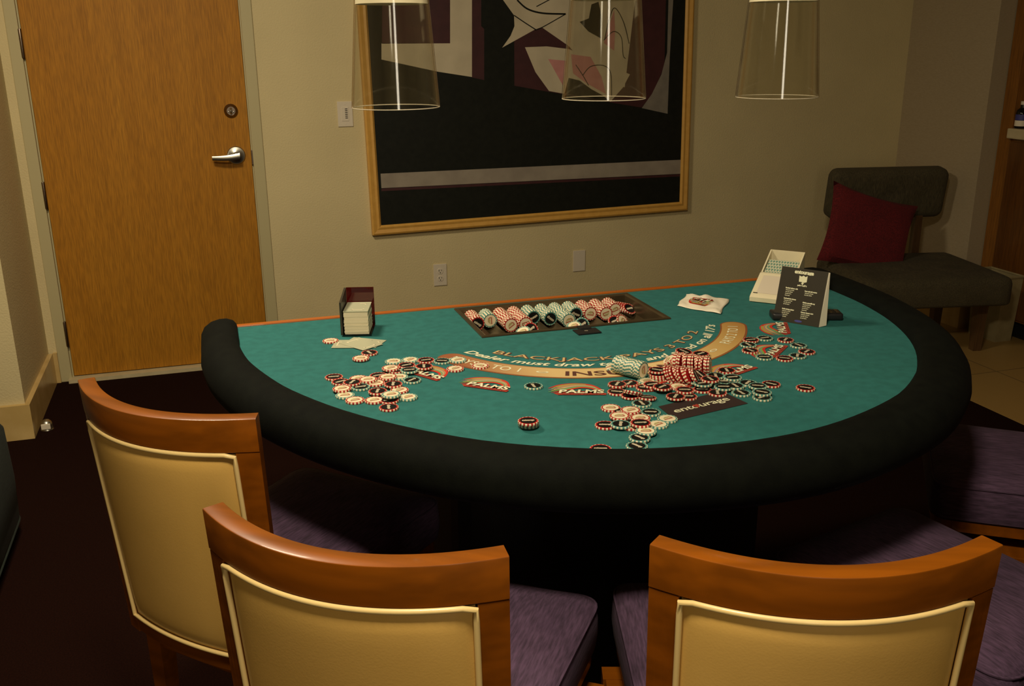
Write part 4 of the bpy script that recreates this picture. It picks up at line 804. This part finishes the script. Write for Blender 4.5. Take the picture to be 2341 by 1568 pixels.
for c0, rows in ((.020, ((.082, 'Smoked salmon rolls', 4), (.056, 'Beef tenderloin skewers', 3), (.030, 'Garlic shrimp platter', 4))), (.070, ((.080, 'Caesar salad with croutons', 2), (.052, 'Chicken quesadilla tray', 4), (.028, 'House lemon tart', 3)))):
    for yv, ttl, nl in rows:
        put_text(bm, ttl, .0042, lambda x, y: mp_(c0+.015+x, yv+y), 0, .0003, 1, 0, .032)
        for q_ in range(nl): put_text(bm, ['crisp greens and herbs', 'sea salt, lemon', 'served warm', 'sauces'][q_], .0036, lambda x, y: mp_(c0+(.022-.003*q_)/2+x, yv-.0045*(q_+1)+y), 0, .0001, 1, 0, .022-.003*q_)
link('white_lettering', bm, 'ink_white', fp, recalc=False)
M['blue'] = mat('printed_blue', (.05, .05, .22), .5)
bm = bmesh.new(); poly(bm, [mp_(cxm+.006+.010*math.cos(t), .0065+.0028*math.sin(t)) for t in [2*PI*i/20 for i in range(20)]]); link('blue_emblem', bm, 'blue', fp, recalc=False)
# remote control
ra, rb = Vector((1.3519, -2.7124)), Vector((1.5206, -2.7714)); e1 = (rb-ra).normalized()
rm = thing('remote_control', 'black remote control lying behind the tilted menu stand', 'remote control', (*((ra+rb)/2), ZT+.0006), math.atan2(e1.y, e1.x))
L2 = (rb-ra).length/2
bm = bmesh.new(); box(bm, (-L2, -.0235, 0), (L2, .0235, .019), bev=.006, seg=3); link('body', bm, 'black', rm, True)
bm = bmesh.new()
for i in range(9):
    for j in (-1, 0, 1): box(bm, (-L2+.03+i*.017-.004, j*.012-.004, .0188), (-L2+.03+i*.017+.004, j*.012+.004, .0205), bev=.001, seg=1)
link('buttons', bm, 'tray', rm)
# napkin
bm = bmesh.new(); NQ = [(1.1768, -2.5314), (1.2454, -2.6386), (1.3468, -2.5130), (1.2625, -2.4271)]
a, b, c_, d = [Vector(p) for p in NQ]; n = 22; g = []
cen = (a+b+c_+d)/4
for i in range(n+1):
    row = []
    for j in range(n+1):
        u, v = i/n, j/n; p = (a*(1-u)+b*u)*(1-v)+(d*(1-u)+c_*u)*v
        hz = .0035+.006*abs(math.sin(u*7.3+v*3.1+1.2))*abs(math.sin(v*5.2-u*2.3+.6))+.010*math.exp(-((u-.45)**2+(v-.75)**2)/.02)
        ex = min(u, 1-u, v, 1-v); hz = .0012+hz*min(1, .25+ex*6)
        p = p+Vector((math.sin(v*9+1)*.003, math.cos(u*8)*.004))*(1 if ex == 0 else .4)
        row.append(bm.verts.new((p.x-cen.x, p.y-cen.y, hz)))
    g.append(row)
for i in range(n):
    for j in range(n): bm.faces.new((g[i][j], g[i+1][j], g[i+1][j+1], g[i][j+1]))
bmesh.ops.recalc_face_normals(bm, faces=bm.faces)
napv = [[v.co.copy() for v in r] for r in g]
nk = tag(link('paper_napkin', bm, 'paper', None, True), 'crumpled white paper napkin with a small colourful print on the felt', 'napkin'); nk.location = (cen.x, cen.y, ZT)
md = nk.modifiers.new('s', 'SOLIDIFY'); md.thickness = .0008; md.offset = -1
def napz(x, y): return min(((v-Vector((x, y, v.z))).length, v.z) for r in napv for v in r)[1]
bm = bmesh.new()
def napfn(x, y, z):
    e = (b-a).normalized(); f_ = Vector((-e.y, e.x)); X = -x*.62; Y = -y*.85+.006
    p = e*X+f_*Y+Vector((-.004, .002)); return (p.x, p.y, napz(p.x, p.y)+.0016+z)
make_logo(bm, lambda x, y, z: napfn(x, y, z)); link('napkin_print', bm, lgm, nk, recalc=False)
# ---------------------------------------------------------------- casino chairs
ZTOP = .95; ZB = .43
def back_pt(u, z, off=0):
    """u -1..1 across, z height, off forward offset; curved and leaning back"""
    k = (ZTOP-z)/(ZTOP-ZB); hw = .212-.008*k; x = u*hw
    y = -(.076-.045*k)*(1-u*u)+.030*k
    nx, ny = -2*.074*u/hw*-1, 1.0   # outward normal to the curve, pointing forward
    l = math.hypot(nx, ny); return (x-nx/l*off*1.0*(1 if True else 0)*.9, y+ny/l*off, z)
NU = 28
def panel_grid(bm, u0, u1, z0, z1, off0, off1, nz=2, mi=0):
    us = [u0+(u1-u0)*i/NU for i in range(NU+1)]
    F = [[back_pt(u, z0+(z1-z0)*j/nz, off0) for u in us] for j in range(nz+1)]; K = [[back_pt(u, z0+(z1-z0)*j/nz, off1) for u in us] for j in range(nz+1)]
    f = [[bm.verts.new(p) for p in r] for r in F]; k = [[bm.verts.new(p) for p in r] for r in K]
    for j in range(nz):
        for i in range(NU):
            for g_ in (f, k): bm.faces.new((g_[j][i], g_[j][i+1], g_[j+1][i+1], g_[j+1][i])).material_index = mi
    for i in range(NU):
        for j in (0, nz): bm.faces.new((f[j][i], f[j][i+1], k[j][i+1], k[j][i])).material_index = mi
    for j in range(nz):
        for i in (0, NU): bm.faces.new((f[j][i], f[j+1][i], k[j+1][i], k[j][i])).material_index = mi
def make_chair():
    c = thing('casino_chair', '', 'chair')
    bm = bmesh.new(); r_ = .0022
    pf = [(-.003+r_, ZTOP-.062), (-.003, ZTOP-.062+r_), (-.003, ZTOP-r_), (-.003+r_*.3, ZTOP-r_*.3), (-.003+r_, ZTOP), (.028-r_, ZTOP), (.028-r_*.3, ZTOP-r_*.3), (.028, ZTOP-r_), (.028, ZTOP-.062+r_), (.028-r_, ZTOP-.062)]
    loft(bm, [[back_pt(-1+2*i/36, z, o) for o, z in pf] for i in range(37)])
    link('top_rail', bm, 'chair_wood', c, True)
    for s in (-1, 1):
        bm = bmesh.new(); u0, u1 = (-1, -.84) if s < 0 else (.84, 1)
        us = [u0+(u1-u0)*i/4 for i in range(5)]
        for_ = [[back_pt(u, z, o) for u, o in [(q, -.002) for q in us]+[(q, .027) for q in reversed(us)]] for z in [ZTOP-.0625, .80, .65, .5, .415]]
        loft(bm, for_); bmesh.ops.recalc_face_normals(bm, faces=bm.faces)
        link('back_post', bm, 'chair_wood', c)
    bm = bmesh.new(); panel_grid(bm, -.835, .835, .418, .455, .0, .022); link('lower_rail', bm, 'chair_wood', c)
    # rear leather panel, softly padded
    zc0, zc1 = .458, ZTOP-.0655
    bm = bmesh.new(); nz = 24; g1 = []
    for j in range(nz+1):
        v = j/nz; row = []
        for i in range(NU+1):
            u = -1+2*i/NU; puff = ((1-abs(u)**8)*(1-abs(2*v-1)**10))**.6; row.append(bm.verts.new(back_pt(u*.83, zc0+(zc1-zc0)*v, .003-.010*puff)))
        g1.append(row)
    for j in range(nz):
        for i in range(NU): bm.faces.new((g1[j][i], g1[j][i+1], g1[j+1][i+1], g1[j+1][i]))
    for f in bm.faces:
        if f.calc_center_median().y > 1e9: pass
    bp = link('back_panel', bm, 'leather', c, True)
    bm = bmesh.new()
    P = [back_pt(-.83+1.66*i/24, zc1-(.0 if 0 < i < 24 else .004), -.003) for i in range(25)]+[back_pt(.83, zc1-.02-(zc1-zc0-.04)*i/10, -.003) for i in range(11)]+[back_pt(.83-1.66*i/24, zc0, -.003) for i in range(25)]+[back_pt(-.83, zc0+.02+(zc1-zc0-.04)*i/10, -.003) for i in range(11)]
    tube(bm, P, .0042, 10, True); link('piping', bm, 'leather2', bp, True)
    bm = bmesh.new(); g1 = []
    for j in range(nz+1):
        v = j/nz; row = []
        for i in range(NU+1):
            u = -1+2*i/NU; puff = (1-abs(u)**5)*(1-abs(2*v-1)**5); row.append(bm.verts.new(back_pt(u*.86, .50+(zc1+.02-.50)*v, .020+.028*puff)))
        g1.append(row)
    for j in range(nz):
        for i in range(NU): bm.faces.new((g1[j][i], g1[j][i+1], g1[j+1][i+1], g1[j+1][i]))
    link('back_cushion', bm, 'purple', c, True)
    # seat cushion: boxed trapezoid with rounded corners
    def outline(s, z, bulge=0):
        pts = []; P = [(-.182, .080), (-.204, .575), (.204, .575), (.182, .075)]
        cx_, cy_ = 0, .33; out = []
        R = .045
        for i in range(4):
            p0, p1, p2 = Vector(P[i-1]), Vector(P[i]), Vector(P[(i+1) % 4]); a = (p0-p1).normalized(); b = (p2-p1).normalized()
            for j in range(7):
                t = j/6; A = p1+a*R*(1-t)**1.0; Bq = p1+b*R*t
                q = p1+a*R*(1-t)**2+b*R*t**2; out.append(q)
        return [((q.x-cx_)*s[0]+cx_, (q.y-cy_)*s[1]+cy_, z) for q in out]
    bm = bmesh.new()
    loft(bm, [outline((.96, .96), .452), outline((1.0, 1.0), .458), outline((1.02, 1.015), .49), outline((1.015, 1.01), .52), outline((1.0, 1.0), .538), outline((.985, .985), .545), outline((.93, .94), .552), outline((.80, .82), .560), outline((.55, .6), .566), outline((.2, .25), .568)])
    st_ = link('seat_cushion', bm, 'purple', c, True)
    bm = bmesh.new(); tube(bm, [(x, y, z) for x, y, z in outline((1.0, 1.0), .541)], .0028, 6, True); link('seat_piping', bm, 'purple', st_, True)
    bm = bmesh.new(); prism(bm, [(x, y) for x, y, z in outline((.97, .97), 0)], .425, .452); link('seat_frame', bm, 'chair_wood', c)
    bm = bmesh.new(); lathe(bm, [(0, .392), (.10, .392), (.10, .425), (0, .425)], 24, c=(0, .30, 0)); link('swivel_plate', bm, 'black', c)
    bm = bmesh.new(); h = .205; y0_ = .30
    for s in (-1, 1):
        box(bm, (-h, y0_+s*h-.014, .335), (h, y0_+s*h+.014, .392), bev=.002); box(bm, (s*h-.014, y0_-h, .335), (s*h+.014, y0_+h, .3915), bev=.002)
    box(bm, (-h, y0_-h, .380), (h, y0_+h, .390)); link('base_frame', bm, 'chair_wood', c)
    for sx in (-1, 1):
        for sy in (-1, 1):
            bm = bmesh.new(); x_, yy = sx*h, y0_+sy*h
            loft(bm, [[(x_+dx*k, yy+dy*k, z) for dx, dy in ((-.019, -.019), (.019, -.019), (.019, .019), (-.019, .019))] for z, k in ((0, .75), (.34, 1), (.3925, 1))]); link('leg', bm, 'chair_wood', c)
    for sy in (-1, 1):
        bm = bmesh.new(); box(bm, (-h, y0_+sy*h-.009, .12), (h, y0_+sy*h+.009, .145), bev=.002); link('stretcher', bm, 'chair_wood', c)
    return c
chair0 = make_chair()
CH = [(-.111, -3.11, -45.4, 'tan-backed wooden casino chair at the left end of the table, nearest the door'),
      (.127, -3.69, -35.3, 'tan-backed wooden casino chair at the front, overlapping the leftmost chair'),
      (.674, -3.908, -18.6, 'tan-backed wooden casino chair in the right foreground, seen straight from behind'),
      (1.347, -3.808, 14.2, 'casino chair showing only its lit purple seat behind the right foreground chair')]
for i, (x, y, a, lab) in enumerate(CH):
    c = chair0 if i == 0 else dup_tree(chair0)
    c.location = (x, y, 0); c.rotation_euler = (0, 0, math.radians(a)); c['label'] = lab; c['category'] = 'chair'; c['group'] = 'casino chairs round the table'
c5 = dup_tree(chair0); c5.location = (2.13, -3.32, 0); c5.rotation_euler = (0, 0, math.radians(53)); c5['label'] = 'casino chair in deep shade at the right picture edge'; c5['group'] = 'casino chairs round the table'
# ---------------------------------------------------------------- ottoman at far left
ot = thing('ottoman', 'dark green round-cornered ottoman cut off by the left picture edge', 'ottoman', (-1.00, -1.80, 0))
M['dkgreen'] = fabric('dark_green_fabric', (.008, .014, .008), (.012, .02, .012))
bm = bmesh.new()
def rr(h, r, z, n=8):
    out = []
    for qx, qy, a0 in ((1, 1, 0), (-1, 1, 90), (-1, -1, 180), (1, -1, 270)):
        for i in range(n+1): a = math.radians(a0+90*i/n); out.append((qx*(h-r)+r*math.cos(a), qy*(h-r)+r*math.sin(a), z))
    return out
loft(bm, [rr(.29, .1, .04), rr(.305, .1, .06), rr(.31, .1, .2), rr(.305, .1, .37), rr(.29, .1, .40), rr(.2, .1, .415), rr(.12, .1, .42)]); link('cushion', bm, 'dkgreen', ot, True)
bm = bmesh.new(); tube(bm, rr(.302, .1, .052), .006, 8, True); link('piping', bm, 'dkgreen', ot, True)
for sx in (-1, 1):
    for sy in (-1, 1): bm = bmesh.new(); lathe(bm, [(0, 0), (.015, 0), (.02, .045), (0, .045)], 12, c=(sx*.22, sy*.22, 0)); link('foot', bm, 'black', ot)
# ---------------------------------------------------------------- slipper chair
ra_ = math.radians(-11.5)
ac = thing('slipper_chair', 'olive tufted armless chair in the corner with a maroon cushion on it', 'chair', (3.475, -.46, 0), ra_+PI)
# local +y is the direction the chair faces after the half turn
def pad(bm, x0, x1, y0, y1, z0, z1, r, tuft=None, n=18):
    def prof_pt(u, v, top):
        x = x0+(x1-x0)*u; y = y0+(y1-y0)*v; e = min(u*(x1-x0), (1-u)*(x1-x0), v*(y1-y0), (1-v)*(y1-y0))
        k = 0 if e >= r else r-math.sqrt(max(0, r*r-(r-e)**2))
        ax, ay = max(0, r-min(x-x0, x1-x)), max(0, r-min(y-y0, y1-y))
        if ax > 0 and ay > 0:
            q = max(ax, ay)/math.hypot(ax, ay); x += (ax-ax*q)*(1 if x-x0 < x1-x else -1); y += (ay-ay*q)*(1 if y-y0 < y1-y else -1)
        dz = 0
        if tuft and top:
            for tx, ty in tuft: dz += -.014*math.exp(-(((x-tx)/.035)**2+((y-ty)/.035)**2))
            dz += .006*math.sin(u*PI)*math.sin(v*PI)
        return (x, y, (z1-k*.8+dz) if top else (z0+k*.4))
    us = sorted({i/n for i in range(n+1)} | {.008, .02, .035, .965, .98, .992})
    for top in (0, 1):
        g = [[bm.verts.new(prof_pt(u, v, top)) for v in us] for u in us]
        for i in range(len(us)-1):
            for j in range(len(us)-1): bm.faces.new((g[i][j], g[i+1][j], g[i+1][j+1], g[i][j+1]))
        if top: gt = g
        else: gb = g
    m_ = len(us)-1
    for i in range(m_):
        bm.faces.new((gb[i][0], gb[i+1][0], gt[i+1][0], gt[i][0])); bm.faces.new((gb[i][m_], gb[i+1][m_], gt[i+1][m_], gt[i][m_]))
        bm.faces.new((gb[0][i], gb[0][i+1], gt[0][i+1], gt[0][i])); bm.faces.new((gb[m_][i], gb[m_][i+1], gt[m_][i+1], gt[m_][i]))
bm = bmesh.new(); pad(bm, -.38, .38, .02, .66, .27, .42, .05, [(-.2, .2), (0, .2), (.2, .2), (-.2, .42), (0, .42), (.2, .42)]); link('seat', bm, 'olive', ac, True, crisp=False)
bm = bmesh.new(); pad(bm, -.325, .325, -.135, .135, 0, .10, .045, [(-.2, 0), (0, 0), (.2, 0)], 16)
bk = link('backrest', bm, 'olive', ac, True, crisp=False); bk.rotation_euler = (math.radians(80), 0, PI); bk.location = (0, -.05, .735)
bk.rotation_euler = (math.radians(-98), 0, 0); bk.location = (-.010, -.07, .745)
for s in (-1, 1):
    bm = bmesh.new(); box(bm, (s*.20-.022, -.03, .28), (s*.20+.022, .005, .72), bev=.003); link('back_support', bm, 'dkwood', ac)
    for y_ in (.10, .50):
        bm = bmesh.new(); loft(bm, [[(s*.31+dx*k, y_+dy*k, z) for dx, dy in ((-.028, -.028), (.028, -.028), (.028, .028), (-.028, .028))] for z, k in ((0, .75), (.285, 1))]); link('leg', bm, 'dkwood', ac)
# maroon cushion leaning on the backrest
bm = bmesh.new(); n = 16; gs = []
for s in (-1, 1):
    g = []
    for i in range(n+1):
        row = []
        for j in range(n+1):
            u, v = -1+2*i/n, -1+2*j/n; k = (1-u*u)**.5*(1-v*v)**.5 if abs(u) < 1 and abs(v) < 1 else 0
            pin = 1-.10*(1-abs(u)**2)*abs(v)**3-.0; pin2 = 1-.10*(1-abs(v)**2)*abs(u)**3
            row.append(bm.verts.new((u*.25*pin2, s*.065*k**.7, v*.215*pin)))
        g.append(row)
    gs.append(g)
    for i in range(n):
        for j in range(n): bm.faces.new((g[i][j], g[i+1][j], g[i+1][j+1], g[i][j+1]))
bmesh.ops.remove_doubles(bm, verts=bm.verts, dist=1e-5)
pw = tag(link('throw_cushion', bm, 'maroon', None, True), 'dark maroon throw cushion leaning on the olive armless chair', 'cushion')
pw.location = (3.275, -.60, .563); pw.rotation_euler = (math.radians(-20), math.radians(17), math.radians(-12))
# ---------------------------------------------------------------- waste bin and bar cabinet
bn = thing('waste_bin', 'beige tapered waste bin between the olive chair and the wooden cabinet', 'bin', (3.922, -.85, .002))
bm = bmesh.new(); loft(bm, [[(x*k, y*k, z) for x, y in ((-.06, -.11), (.06, -.11), (.06, .11), (-.06, .11))] for z, k in ((0, .86), (.35, 1))], True, False); poly(bm, [(x*.86, y*.86, 0.002) for x, y in ((-.06, -.11), (.06, -.11), (.06, .11), (-.06, .11))])
link('bin_body', bm, 'bin', bn)
bm = bmesh.new(); tube(bm, [(-.062, -.112, .35), (.062, -.112, .35), (.062, .112, .35), (-.062, .112, .35)], .007, 8, True); link('rolled_rim', bm, 'bin', bn)
cb = thing('bar_cabinet', 'built-in reddish wood bar cabinet at the right picture edge', 'cabinet', (4.0, -.66, 0))
bm = bmesh.new(); box(bm, (0.0, -2.0, .10), (.55, -.012, 1.035)); link('body', bm, 'cab', cb)
bm = bmesh.new(); box(bm, (.04, -2.0, .003), (.55, -.012, .10)); link('toe_kick', bm, 'black', cb)
bm = bmesh.new(); box(bm, (-.012, -.075, .003), (.55, .005, 2.45), bev=.002); link('side_stile', bm, 'cab', cb)
for k in range(3):
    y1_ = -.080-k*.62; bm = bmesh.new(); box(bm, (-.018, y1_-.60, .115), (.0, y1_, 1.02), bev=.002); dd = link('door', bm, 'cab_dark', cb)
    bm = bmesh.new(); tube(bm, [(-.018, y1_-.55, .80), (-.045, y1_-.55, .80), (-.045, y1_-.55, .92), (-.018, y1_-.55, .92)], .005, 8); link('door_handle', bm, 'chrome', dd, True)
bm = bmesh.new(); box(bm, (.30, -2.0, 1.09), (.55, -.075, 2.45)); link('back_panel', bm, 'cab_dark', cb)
ctop = tag(link('bar_worktop', B((3.955, -2.66, 1.037), (4.30, -.738, 1.088), bev=.006), 'stone'), 'pale stone worktop on the reddish bar cabinet', 'worktop')
bt = thing('bottle', 'small dark bottle with a blue and white label on the pale worktop', 'bottle', (4.005, -.770, 1.0882))
bm = bmesh.new(); lathe(bm, [(0, 0), (.026, 0), (.029, .004), (.029, .075), (.024, .092), (.012, .102), (.011, .122), (0, .122)], 28); link('bottle_body', bm, glassy('dark_glass', (.05, .06, .06), .5), bt, True)
bm = bmesh.new(); lathe(bm, [(.0295, .012), (.0295, .040)], 28); link('label', bm, 'paper', bt, True)
bm = bmesh.new(); lathe(bm, [(.0295, .041), (.0295, .070)], 28); link('label_band', bm, 'blue', bt, True)
bm = bmesh.new(); lathe(bm, [(0, .135), (.013, .135), (.013, .118), (0, .118)], 20); link('cap', bm, 'white', bt, True)
